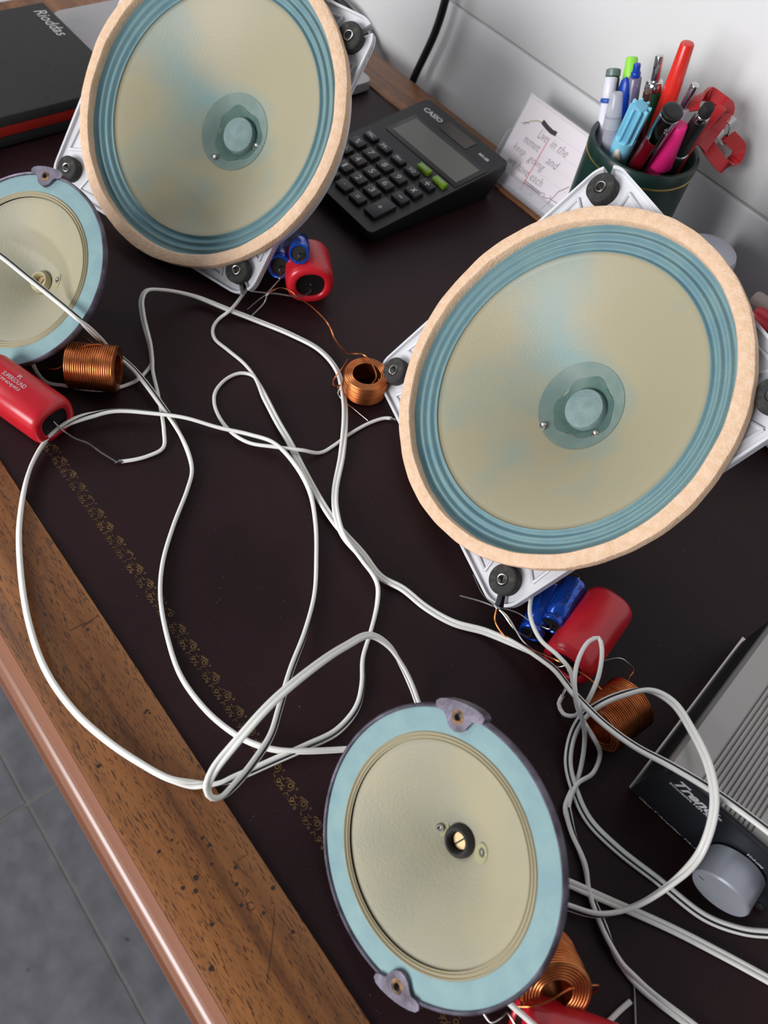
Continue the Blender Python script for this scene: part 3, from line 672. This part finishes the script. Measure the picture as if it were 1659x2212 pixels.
pr += [(.0670, .0396), (.0690, .0388), (.0703, .0370), (.0705, .0345), (.0690, .0345), (.0690, .0360), (.0015, .0360), (.0015, .0345)]
n = len(pr); v = [(x, y, z) for y in (.0004, AD) for (x, z) in pr]
f = [(i, (i+1) % n, n+(i+1) % n, n+i) for i in range(n)]+[tuple(range(n))[::-1], tuple(range(n, 2*n))]
add('ribbed_cover', mesh('ribbed_cover', v, f, alu, angle=25), amp)
add('bottom_rail', mesh('bottom_rail', *vf_bbox(-.0008, .0014, -.002, AD, .0002, .0016, .0003), steel), amp)
add('bottom_plate', mesh('bottom_plate', *vf_box(.0014, AWd-.001, 0, AD, .0004, .0022), blackm, smooth=False), amp)
ex = Vector((math.cos(AA), math.sin(AA), 0)); eyv = Vector((-math.sin(AA), math.cos(AA), 0)); ON = AO-eyv*.0028
def aloc(px, py): q = PP(px, py, ON, -eyv)-AO; return q.dot(ex), q.z
def atext(name, tx, p0, p1, hg, sh=0., bold=0.):
    a = aloc(*p0); b = aloc(*p1); wd = math.hypot(b[0]-a[0], b[1]-a[1]); v, f = text_vf(tx, wd, hg, sh, bold)
    return add(name, mesh(name, [(p[0]+a[0], -.00286, p[1]+a[1]) for p in v], f, whiteprint, smooth=False), amp)
atext('lettering', 'Trends', (1456, 1694), (1551, 1778), .0062, .45, .03)
atext('lettering', 'Innovative HiFi Audio', (1446, 1692), (1546, 1783), .0019, 0, .02)
atext('lettering', 'Class-T Amplifier TA-10.1', (1379, 1723), (1519, 1849), .0018, .3)
atext('lettering', 'Volume', (1612, 1846), (1648, 1876), .0020, .3)
kx, kz = aloc(1594, 1867)
kn = add('volume_knob', mesh('volume_knob', *vf_lathe([(.0001, 0), (.0113, 0), (.0118, .0006), (.0118, .0142), (.0112, .0150), (.0001, .0150)], 64), alud, angle=25), amp, (kx, -.0028-.0008, kz), Matrix.Rotation(PI/2, 3, 'X'))
add('pointer_mark', mesh('pointer_mark', *vf_box(-.0098, -.0072, -.00018, .00018, .0150, .01512), blackprint, smooth=False), kn)
for (sx_, sz_) in (aloc(1441, 1660), aloc(1635, 1958)):
    sc = add('screw', mesh('screw', *vf_lathe([(.0026, 0), (.0024, .0008), (.0012, .0014), (.0001, .0015)], 24), black), amp, (sx_, -.0028, max(sz_, .0045)), Matrix.Rotation(PI/2, 3, 'X'))
    add('cross_slot', mesh('cross_slot', *B().add(vf_box(-.0012, .0012, -.0002, .0002, .0010, .00155)).add(vf_box(-.0002, .0002, -.0012, .0012, .0010, .00155)).__dict__.values(), steel, smooth=False), sc)

# ------------------------------------------------------------------ calculator
TLc = P(925, 212, .028); cx_ = Vector((.99979, -.0205, 0)).normalized(); cy_ = Vector((.02034, .99175, .12654)); cn_ = cx_.cross(cy_).normalized(); cy_ = cn_.cross(cx_)
Rc = Matrix((cx_, cy_, cn_)).transposed()
calc = thing('calculator', 'black desktop calculator with grey display and two green keys', 'calculator', TLc, Rc)
CW, CL = .0945, .1265
# wedge body: bottom lies on the desk
def wz(x, y): return 0
bot = []
for (x_, y_) in ((0, 0), (CW, 0), (CW, -CL), (0, -CL)):
    wp = TLc+cx_*x_+cy_*y_; wp = Vector((wp.x, wp.y+(.004 if y_ == 0 else -.0015)*0, .0004 if y_ != 0 else .0120)); bot.append(Rc.transposed() @ (wp-TLc))
ou = rrect(0, CW, -CL, 0, .004); v = []
for (x_, y_) in ou: v.append((x_, y_, 0))
for (x_, y_) in rrect(.003, CW-.003, -CL+.003, -.003, .004): v.append((x_, y_, 0))
def lowz(x_, y_):                       # depth of underside so that the base rests level on the desk
    wp = TLc+cx_*x_+cy_*y_; return -(wp.z-.0006)/cn_.z
for (x_, y_) in ou: v.append((x_, y_, -.005))
for (x_, y_) in rrect(.004, CW-.004, -CL+.002, -.012, .004): v.append((x_, y_, lowz(x_, y_)))
n = len(ou); f = []
for i in range(n):
    j = (i+1) % n; f += [(i, j, n+j, n+i), (i, 2*n+i, 2*n+j, j), (2*n+i, 3*n+i, 3*n+j, 2*n+j)]
f.append(tuple(range(n, 2*n))); f.append(tuple(range(3*n, 4*n))[::-1])
body_m = mat('calc_black', (20, 21, 23), .5, bump=.15, bscale=900)
add('body', mesh('body', v, f, body_m, angle=35), calc)
add('display_frame', mesh('display_frame', *vf_bbox(.0105, .0925, -.0500, -.0205, -.0006, .0006, .0004), black), calc)
add('display', mesh('display', *vf_box(.0150, .0888, -.0462, -.0240, .0005, .0008), mat('lcd', (94, 96, 86), .3), smooth=False), calc)
add('solar_panel', mesh('solar_panel', *vf_box(.0330, .0640, -.0165, -.0055, .0000, .0004), mat('solar', (46, 28, 20), .2), smooth=False), calc)
keym = mat('key_brown', (44, 36, 33), .45); keyb = mat('key_black', (26, 28, 30), .45); keyg = mat('key_green', (122, 160, 32), .4); keyr = mat('key_red', (150, 60, 36), .4)
KX = [.0140, .0302, .0466, .0625, .0800]; KY = [-.0655, -.0778, -.0895, -.1012, -.1135]
greymark = mat('key_print', (205, 205, 205), .6)
def key(cx0, cy0, wx, wy, mt, tx, hh=.0030, th=.0042):
    k = add('key', mesh('key', *vf_bbox(-wx/2, wx/2, -wy/2, wy/2, -.0005, hh, .0008), mt), calc, (cx0, cy0, 0))
    if tx:
        wd = {1: .0036, 2: .0060, 3: .0074}.get(len(tx), .008)
        if tx in '1.-': wd *= .5 if tx != '-' else 1
        h2 = {'.': .0008, '-': .0008, '=': .0022}.get(tx, th)
        if tx == '.': wd = .0009
        v, f = text_vf(tx, wd, h2); add('mark', mesh('mark', [(p[0]-wd/2, p[1]-h2/2, hh+.0001) for p in v], f, greymark, smooth=False), k)
rows = [['MRC', 'M-', 'M+', 'SQ', '÷'], ['%', '7', '8', '9', '×'], ['+/-', '4', '5', '6', '-'], ['C', '1', '2', '3', None], ['AC', '0', '.', '=', None]]
for r_ in range(5):
    for c_ in range(5):
        tx = rows[r_][c_]
        if tx is None: continue
        dig = tx in '0123456789.' ; red = c_ == 0 and r_ >= 3
        key(KX[c_], KY[r_], .0122, .0084 if r_ else .0066, keyr if red else (keym if dig else keyb), tx, th=.0046 if len(tx) == 1 else .0034)
key(KX[4], (KY[3]+KY[4])/2, .0122, .0200, keyb, '+', th=.0034)
key(.0652, -.0560, .0125, .0050, keyg, 'TAX-', th=.0018); key(.0826, -.0560, .0125, .0050, keyg, 'TAX+', th=.0018)
for tx, x_, y_, wd, hg in (('CASIO', .0085, -.0125, .0205, .0046), ('MX-8B', .0735, -.0125, .0105, .0026)):
    v, f = text_vf(tx, wd, hg, 0, .03); add('lettering', mesh('lettering', [(p[0]+x_, p[1]+y_, .0002) for p in v], f, greymark, smooth=False), calc)

# ------------------------------------------------------------------ note cards in a clear holder
hy0 = .4385; hx0, hx1 = -.352, -.2745
hold = thing('card_holder', 'clear plastic card holder standing against the wall side of the desk', 'card holder', ((hx0+hx1)/2, .450, FR))
lean = math.atan2(.024, .055)
RL = Matrix.Rotation(-lean, 4, 'X')
cb_ = Vector((hx0+.004, hy0+.003, FR+.0022))
bb = B(); bb.add(vf_bbox(hx0, hx1, hy0, hy0+.030, FR+.0002, FR+.0018, .0005))
wpart('base', (bb.v, bb.f), clear, hold)
wpart('front_lip', vf_bbox(hx0, hx1, hy0, hy0+.0014, FR+.0018, FR+.012, .0004), clear, hold)
wpart('back_plate', ([(cb_+Vector((0, .0045, 0)))+(RL @ Vector(p)) for p in vf_bbox(-.004, hx1-hx0-.004, 0, .0014, 0, .058, .0005)[0]], vf_bbox(-.004, hx1-hx0-.004, 0, .0014, 0, .058, .0005)[1]), clear, hold)
so = [(hy0, .0018), (hy0+.030, .0018), (hy0+.0305, .012), (hy0+.029, .022), (hy0+.024, .029), (hy0+.018, .031), (hy0+.0145, .030)]
for xs in (hx0, hx1-.0012):
    v = [(xs+q, y, FR+z) for q in (0, .0012) for (y, z) in so]; n = len(so)
    wpart('side_plate', (v, [tuple(range(n))[::-1], tuple(range(n, 2*n))]+[(i, (i+1) % n, n+(i+1) % n, n+i) for i in range(n)]), clear, hold, smooth=False)
for k in range(3):
    cw, ch = .0705, .0575+.0005*k
    q0 = cb_+Vector((.0005*k, .0009*k+.0002, 0)); Rk = frame(RL.to_3x3() @ Vector((0, -1, 0)), (0, 0, 1))
    # local: x right, y up the card, z towards the viewer
    lab = ('lined note card with handwriting at the front of the clear holder', 'blank card behind the handwritten one in the holder', 'rearmost card in the clear holder')[k]
    cdo = thing('note_card', lab, 'card', q0, Rk, 'cards in the clear holder')
    add('sheet', mesh('sheet', *vf_box(0, cw, 0, ch, -.0004, 0), paper, smooth=False), cdo)
    if k == 0:
        def w_(name, pts, wd, mt_):
            vv, ff = ribbon(pts, wd); add(name, mesh(name, [(p[0], p[1], .0001) for p in vv], ff, mt_, smooth=False), cdo)
        w_('ruled_margin', [(.031, .003), (.031, .043)], .0010, redline)
        for yy in (.047, .038, .029, .020): w_('ruled_line', [(.034 if yy > .03 else .03, yy), (.066, yy)], .0002, mat('faint_rule', (205, 196, 206), .8))
        w_('heading_bar', [(.0190, .0490), (.024, .0478), (.0300, .0470), (.0345, .0476)], .0032, inkdark)
        w_('yellow_curve', [(.006, .040), (.010, .0445), (.015, .0475), (.0195, .0482)], .0007, yline)
        w_('ink_curve', [(.004, .040), (.0075, .0425), (.0100, .0428)], .0005, ink)
        for tx, x_, y_, wd, hg in (('Live', .0215, .0385, .0085, .0065), ('in the', .0345, .0385, .0165, .0060), ('moment', .0125, .0305, .0160, .0045), ('and', .0385, .0280, .0110, .0060), ('keep', .0075, .0215, .0120, .0060), ('going', .0235, .0205, .0165, .0065), ('we have each', .0090, .0125, .0360, .0060), ('n', .0395, .0035, .0030, .0025)):
            v, f = text_vf(tx, wd, hg, .3, -.012); add('handwriting', mesh('handwriting', [(p[0]+x_, p[1]+y_, .0001) for p in v], f, ink, smooth=False), cdo)
        w_('double_rule', [(.030, .0100), (.048, .0100)], .0006, ink); w_('double_rule', [(.030, .0086), (.048, .0086)], .0006, ink)
        w_('hatching', [(.036+.0012*i, .0100 if i % 2 else .0086) for i in range(10)], .0004, ink)
        w_('curl', [(.048, .0100), (.0505, .0112), (.052, .0098), (.050, .0088), (.0530, .0090), (.0575, .0112), (.0560, .0128), (.0570, .0105), (.0640, .0112)], .0005, ink)
        w_('pencil_line', [(.0655, .0250), (.0600, .0180), (.0575, .0080), (.0545, .0005)], .0006, ink)

# ------------------------------------------------------------------ pen cup and pens
CC = Vector((-.2315, .4370, 0)); CZ = .090; CRAD = .0345
greenl = mat('green_leatherette', (22, 50, 44), .35, col2=(18, 42, 38), vscale=80, bump=.12, bscale=900, spec=.5)
cup = thing('pen_cup', 'dark green cylindrical pen cup with a thin gold line', 'pen cup', (CC.x, CC.y, FR))
add('wall', mesh('wall', *vf_lathe([(.0001, .0003), (CRAD-.001, .0003), (CRAD, .0012), (CRAD, CZ-.0060), (CRAD+.0004, CZ-.0058), (CRAD+.0004, CZ-.0010), (CRAD-.0004, CZ), (CRAD-.0020, CZ), (CRAD-.0028, CZ-.001), (CRAD-.0028, .0035), (.0001, .0035)], 72), greenl), cup)
add('gold_line', mesh('gold_line', *vf_lathe([(CRAD+.0001, CZ-.0092), (CRAD+.0003, CZ-.0091), (CRAD+.0003, CZ-.0083), (CRAD+.0001, CZ-.0082)], 72), mat('gold', (212, 182, 98), .3, .9)), cup)
def pm(n_, c, r=.35, **k): return mat('pen_'+n_, c, r, **k)
def pen(name, label, top, bot, segs, flip=False, group='pens in the green cup'):
    """segs: (part name, start, end, r0, r1, material) in metres from the top down"""
    T = Vector(top); Bt = Vector(bot); Rm = frame(T-Bt, (0, -1, .3))
    L = (T-Bt).length
    t = thing(name, label, 'pen', Bt, Rm, group)
    for (pn, s0, s1, r0, r1, mt) in segs:
        s1 = min(s1, L); rd = min(.0008, r0*.4)
        add(pn, mesh(pn, *vf_lathe([(.0001, L-s1), (r1*.97, L-s1), (r1, L-s1+.0004), (r0, L-s0-rd), (r0*.88, L-s0-rd*.25), (r0*.6, L-s0), (.0001, L-s0)], 24), mt), t)
    return t
def pgeo(tpx, ty, epx, ez=.088):
    T = PY(*tpx, ty); E_ = P(*epx, ez); d = E_-T
    k = (FR+.0070-T.z)/d.z; Bt = T+d*k
    h = Vector((Bt.x-CC.x, Bt.y-CC.y)); lim = .0215
    if h.length > lim: h = h.normalized()*lim; Bt = Vector((CC.x+h.x, CC.y+h.y, Bt.z))
    return T, Bt
white_p = pm('white', (225, 225, 235)); chrome = mat('chrome', (200, 198, 196), .12, 1.)
T, b_ = pgeo((1326, 148), .452, (1306, 262)); pen('marker_pen', 'pen with grey embossed round end, behind the white pen at the left of the cup', T, b_, [('end_cap', 0, .0045, .0046, .0046, pm('grey', (104, 122, 116))), ('barrel', .0045, .2, .0045, .0045, pm('darkgreen', (34, 48, 42)))])
T, b_ = pgeo((1321, 166), .436, (1299, 278)); pen('ballpoint_pen', 'white pen with a blue ring at the left of the cup', T, b_, [('button', 0, .0115, .0037, .0040, white_p), ('blue_ring', .0115, .0140, .0045, .0045, pm('blue', (40, 92, 180))), ('barrel', .0140, .2, .0040, .0042, white_p)])
T, b_ = pgeo((1333, 199), .420, (1316, 312)); pen('gel_pen', 'clear capped grey pen in front of the white pen', T, b_, [('cap_tip', 0, .020, .0036, .0056, mat('pen_clear', (214, 216, 222), .15, alpha=.55)), ('barrel', .012, .2, .0050, .0050, pm('cleargrey', (160, 158, 172), .2))])
T, b_ = pgeo((1366, 122), .455, (1348, 262)); pen('lime_pen', 'lime green pen with rounded top behind the blue clip', T, b_, [('cap', 0, .030, .0036, .0056, pm('lime', (150, 226, 74))), ('barrel', .030, .2, .0052, .0052, pm('lime2', (126, 186, 50)))])
T, b_ = pgeo((1377, 137), .444, (1360, 268))
pb = pen('blue_clip_pen', 'clear pen with a bright blue clip in the middle left of the cup', T, b_, [('plug', 0, .006, .0022, .0022, pm('bright_blue', (10, 62, 170))), ('collar', .0045, .0075, .0030, .0028, pm('bright_blue', (10, 62, 170))), ('barrel', .0075, .2, .0040, .0040, pm('bluegrey', (122, 112, 140), .2))])
LL = (T-b_).length
v, f = vf_lathe([(.0001, 0), (.0022, .003), (.0034, .010), (.0034, .018), (.0022, .026), (.0001, .0285)], 20, 1.45, 1.1); add('clip', mesh('clip', v, f, pm('bright_blue', (10, 62, 170))), pb, (.0042, .0030, LL-.036))
T, b_ = pgeo((1426, 119), .446, (1405, 290)); pg_ = pen('green_ballpoint', 'dark green ballpoint with chrome push button', T, b_, [('push_button', 0, .0140, .0026, .0027, chrome), ('chrome_ring', .0140, .0195, .0050, .0056, chrome), ('barrel', .0195, .2, .0056, .0056, pm('bottle_green', (14, 104, 70), .35))])
LG = (T-b_).length; add('clip', mesh('clip', *vf_bbox(-.0016, .0016, -.0009, .0009, LG-.066, LG-.030, .0006), mat('bronze', (110, 84, 78), .25, .9)), pg_, (.0052, .0036, 0))
T, b_ = pgeo((1486, 92), .446, (1436, 296)); pen('red_marker', 'tall tapered bright red marker, highest in the cup', T, b_, [('cap', 0, .062, .0040, .0066, pm('bright_red', (222, 46, 34), .25)), ('barrel', .060, .2, .0066, .0066, pm('red2', (190, 34, 30), .3))])
T, b_ = pgeo((1503, 182), .444, (1470, 290)); pen('clear_pen', 'clear pen with silver push button behind the red clip tool', T, b_, [('push_button', 0, .0150, .0026, .0026, chrome), ('sleeve', .0150, .2, .0042, .0044, mat('pen_clear2', (206, 200, 220), .12, alpha=.6))])
T, b_ = pgeo((1400, 196), .432, (1386, 306)); pen('brown_pen', 'slim dark brown pen in the middle of the cup', T, b_, [('cap', 0, .03, .0026, .0030, mat('bronze', (110, 84, 78), .25, .9)), ('barrel', .03, .2, .0038, .0038, pm('maroon', (56, 20, 26), .25))])
T, b_ = pgeo((1386, 227), .414, (1337, 322)); pc = pen('felt_pen', 'light blue felt pen with fluted cap leaning left', T, b_, [('cap_skirt', .024, .048, .0064, .0066, pm('sky', (134, 206, 232), .45)), ('cap_core', 0, .0245, .0042, .0046, pm('sky2', (112, 180, 208), .45)), ('barrel', .047, .2, .0052, .0052, pm('sky3', (96, 160, 190), .45))])
LP = (T-b_).length
for i in range(8):
    a = 2*PI*i/8; add('flute', mesh('flute', *vf_bbox(-.0008, .0008, .0038, .0064, LP-.0250, LP-.0006, .0004), pm('sky', (134,206,232))), pc, None, Matrix.Rotation(a, 3, 'Z'))
T, b_ = pgeo((1455, 238), .410, (1383, 342)); pr_ = pen('dark_red_pen', 'dark red pen with chrome and black cap end leaning right', T, b_, [('end_disc', 0, .0030, .0060, .0060, black), ('chrome_band', .0028, .0230, .0060, .0061, chrome), ('barrel', .0225, .2, .0060, .0060, pm('wine', (96, 8, 22), .15, coat=.5))])
LRd = (T-b_).length; add('clip', mesh('clip', *vf_bbox(-.0012, .0012, -.0008, .0008, LRd-.052, LRd-.010, .0006), chrome), pr_, (-.0060, .0038, 0))
T, b_ = pgeo((1472, 270), .420, (1426, 356)); pen('pink_highlighter', 'bright pink highlighter at the front of the cup', T, b_, [('cap', 0, .032, .0040, .0080, pm('pink', (240, 40, 128), .4)), ('barrel', .040, .2, .0080, .0080, pm('pink', (240,40,128)))])
T, b_ = pgeo((1533, 228), .424, (1466, 350)); pen('stylus_pen', 'black stylus pen with rubber tip leaning to the right', T, b_, [('rubber_tip', 0, .0065, .0034, .0038, blackm), ('neck', .0063, .0095, .0040, .0042, chrome), ('barrel', .0095, .036, .0046, .0054, black), ('ring', .036, .0372, .0056, .0056, chrome), ('grip', .0372, .2, .0056, .0056, black)])
T, b_ = pgeo((1371, 330), .414, (1362, 338)); T = Vector((CC.x-.004, CC.y-.022, .092)); pen('pencil', 'short olive pencil low in the cup beside the felt pen', T, Vector((CC.x-.002, CC.y-.010, .008)), [('tip', 0, .006, .0016, .0030, pm('pale', (214, 204, 190))), ('barrel', .006, .2, .0034, .0034, pm('olive', (120, 112, 40)))])
# red plastic tool with chrome ring hanging out of the cup
redp = mat('red_plastic', (206, 34, 38), .3, coat=.3)
tool = thing('red_clip_tool', 'red plastic handled tool with chrome loop hanging over the right of the cup', 'tool', (CC.x+.016, CC.y+.004, FR+.006), None)
def strap(path, wdir, wd, th):
    pts = [Vector(p) for p in path]; v = []; f = []; n = len(pts); wv = Vector(wdir).normalized()
    for i in range(n):
        T_ = (pts[min(i+1, n-1)]-pts[max(i-1, 0)]).normalized(); w2 = (wv-T_*wv.dot(T_)).normalized(); nn = T_.cross(w2)
        for a, b in ((-1, -1), (1, -1), (1, 1), (-1, 1)): v.append(pts[i]+w2*(a*wd/2)+nn*(b*th/2))
    for i in range(n-1):
        for k in range(4): f.append((4*i+k, 4*i+(k+1) % 4, 4*i+4+(k+1) % 4, 4*i+4+k))
    f.append((0, 1, 2, 3)); f.append(tuple(4*(n-1)+k for k in range(4)))
    return v, f
p_in = Vector((CC.x+.016, CC.y+.004, FR+.008))
wpart('arm', strap([p_in, P(1480, 330, .096), P(1520, 275, .110), P(1560, 232, .118)], (1, .2, .2), .0055, .0030), redp, tool)
wpart('top_strap', strap(spline([P(1497, 240, .116), P(1497, 222, .119), P(1510, 208, .121), P(1535, 204, .121), P(1563, 224, .119), P(1573, 236, .116), P(1560, 258, .112), P(1540, 285, .107), P(1515, 320, .099)], .0015), (.25, .9, .4), .0078, .0018), redp, tool)
wpart('handle_bow', strap(spline([P(1520, 298, .100), P(1532, 320, .096), P(1550, 345, .090), P(1565, 360, .086), P(1580, 352, .087), P(1592, 338, .090), P(1597, 322, .094), P(1585, 305, .099), P(1572, 292, .103)], .0015), (.3, .85, .45), .0080, .0022), redp, tool)
wpart('chrome_loop', strap(spline([P(1560, 268, .108), P(1572, 260, .112), P(1582, 262, .112), P(1583, 276, .108), P(1574, 298, .101), P(1566, 304, .099), P(1556, 290, .103), P(1554, 278, .106), P(1560, 268, .108)], .001), (.3, .85, .45), .0050, .0012), chrome, tool)
wpart('joint_disc', B().add(vf_lathe([(.0001, -.001), (.0050, -.001), (.0052, 0), (.0050, .001), (.0001, .001)], 24), Matrix.Translation(P(1563, 316, .094)) @ frame((.75, -.55, .35)).to_4x4()).__dict__.values(), mat('grey_disc', (178, 172, 168), .5), tool)

# ------------------------------------------------------------------ flat case, closed laptop, cables behind, odds and ends at the right
casez = .0235
CX0, CX1, CY0, CY1 = -.6715, -.5365, .100, .2415
case = thing('drive_case', 'flat black case with silver lettering and a red side band, upper left', 'case', ((CX0+CX1)/2, (CY0+CY1)/2, FR))
wpart('lower_shell', vf_bbox(CX0+.0015, CX1-.0015, CY0+.0015, CY1-.0015, FR+.0003, .0095, .0012), blackm, case)
wpart('red_band', vf_bbox(CX0+.0008, CX1-.0008, CY0+.0008, CY1-.0008, .0092, .0165, .0006), mat('case_red', (150, 28, 14), .5), case)
wpart('lid', vf_bbox(CX0, CX1, CY0, CY1, .0163, casez, .0010), mat('case_lid', (42, 41, 40), .75, bump=.5, bscale=500, speck=[(300, .70, (24, 23, 22))]), case)
v, f = text_vf('Rioddas', .0420, .0090, .25, .006)
tx0 = P(73, 24, casez); wpart('lettering', ([Vector((p[0]+tx0.x, p[1]+tx0.y-.0005, casez+.0001)) for p in v], f), mat('silver_print', (190, 188, 186), .5), case, smooth=False)
tabz = .0085
tab = thing('tablet', 'pale grey flat tablet with rounded corners lying behind the left loudspeaker', 'tablet', (-.585, .342, FR))
wpart('body', vf_prism(rrect(-.686, -.4855, .2500, .4345, .009, 8), FR+.0003, tabz-.0008), greypaper, tab, angle=30)
wpart('lid', vf_prism(rrect(-.6855, -.4860, .2505, .4340, .009, 8), tabz-.0006, tabz), greypaper, tab, angle=30)
cabm = mat('cable_black', (14, 14, 15), .45)
world_thing('power_cable', 'black cable dropping behind the desk near the calculator', 'cable', vf_tube(spline([PY(1010, -260, .488), PY(985, -110, .488), PY(962, 0, .487), PY(940, 70, .487), PY(893, 172, .486), PY(872, 230, .486), PY(860, 330, .486)], .004), .0033, 12), cabm)
world_thing('power_cable', 'black cable curving behind the upper lug of the left loudspeaker', 'cable', vf_tube(spline([PY(640, -60, .487), PY(700, -22, .487), PY(738, 5, .487), PY(763, 32, .487), PY(782, 62, .487), PY(797, 95, .487), PY(802, 160, .487), PY(800, 240, .487)], .004), .0033, 12), cabm)
whp = mat('white_plastic', (206, 208, 218), .35)
tub = thing('plastic_tub', 'white plastic tub behind the right loudspeaker near the wall', 'tub', (-.166, .452, FR))
add('tub_body', mesh('tub_body', *vf_lathe([(.0001, .0003), (.0150, .0003), (.0160, .001), (.0172, .040), (.0001, .040)], 40), whp), tub)
add('lid', mesh('lid', *vf_lathe([(.0180, .039), (.0184, .0395), (.0184, .046), (.0170, .0495), (.0120, .0510), (.0001, .0513)], 40), whp), tub)
bx = thing('white_box', 'white box lettered R at the right edge behind the loudspeaker lug', 'box', (-.078, .432, FR))
wpart('carton', vf_bbox(-.118, -.040, .402, .455, FR+.0003, .0300, .001), mat('carton', (200, 196, 196), .6), bx)
v, f = text_vf('R', .0070, .0090, 0, .05); q = P(1642, 757, .0302)
wpart('lettering', ([Vector((q.x+p[0]*.85+p[1]*.2, q.y-p[0]*.2+p[1]*.85, .0302)) for p in v], f), blackprint, bx, smooth=False)
kc = P(1672, 722, .036)
kd = thing('black_cap', 'black round screw cap lying on the white lettered box', 'cap', (kc.x, kc.y, .0301))
add('cap_body', mesh('cap_body', *vf_lathe([(.0001, .0002), (.0118, .0002), (.0122, .001), (.0122, .0062), (.0112, .0072), (.0001, .0074)], 36), blackm), kd)
add('triangle_mark', mesh('triangle_mark', *vf_prism([(-.0065, -.003), (-.001, -.003), (-.004, .003)], .0073, .00755), mat('cap_mark', (70, 72, 76), .5), smooth=False), kd)
ga = P(1628, 640, .040); gbv = Vector((.97, .05, -.05)).normalized()
gl = thing('glue_tube', 'red tube with beige cap lying at the right edge beyond the white box', 'tube', (ga.x, ga.y, .030))
wpart('cap', B().add(vf_lathe([(.0001, 0), (.0035, 0), (.0048, .002), (.0056, .016), (.0056, .022), (.0001, .022)], 28), Matrix.Translation(ga) @ frame(gbv).to_4x4()).__dict__.values(), mat('beige_cap', (178, 160, 152), .5), gl)
wpart('tube_body', B().add(vf_lathe([(.0001, .0), (.0060, .001), (.0075, .004), (.0075, .045), (.0001, .046)], 28), Matrix.Translation(P(1622, 678, .036)) @ frame(gbv).to_4x4()).__dict__.values(), redcap, gl)
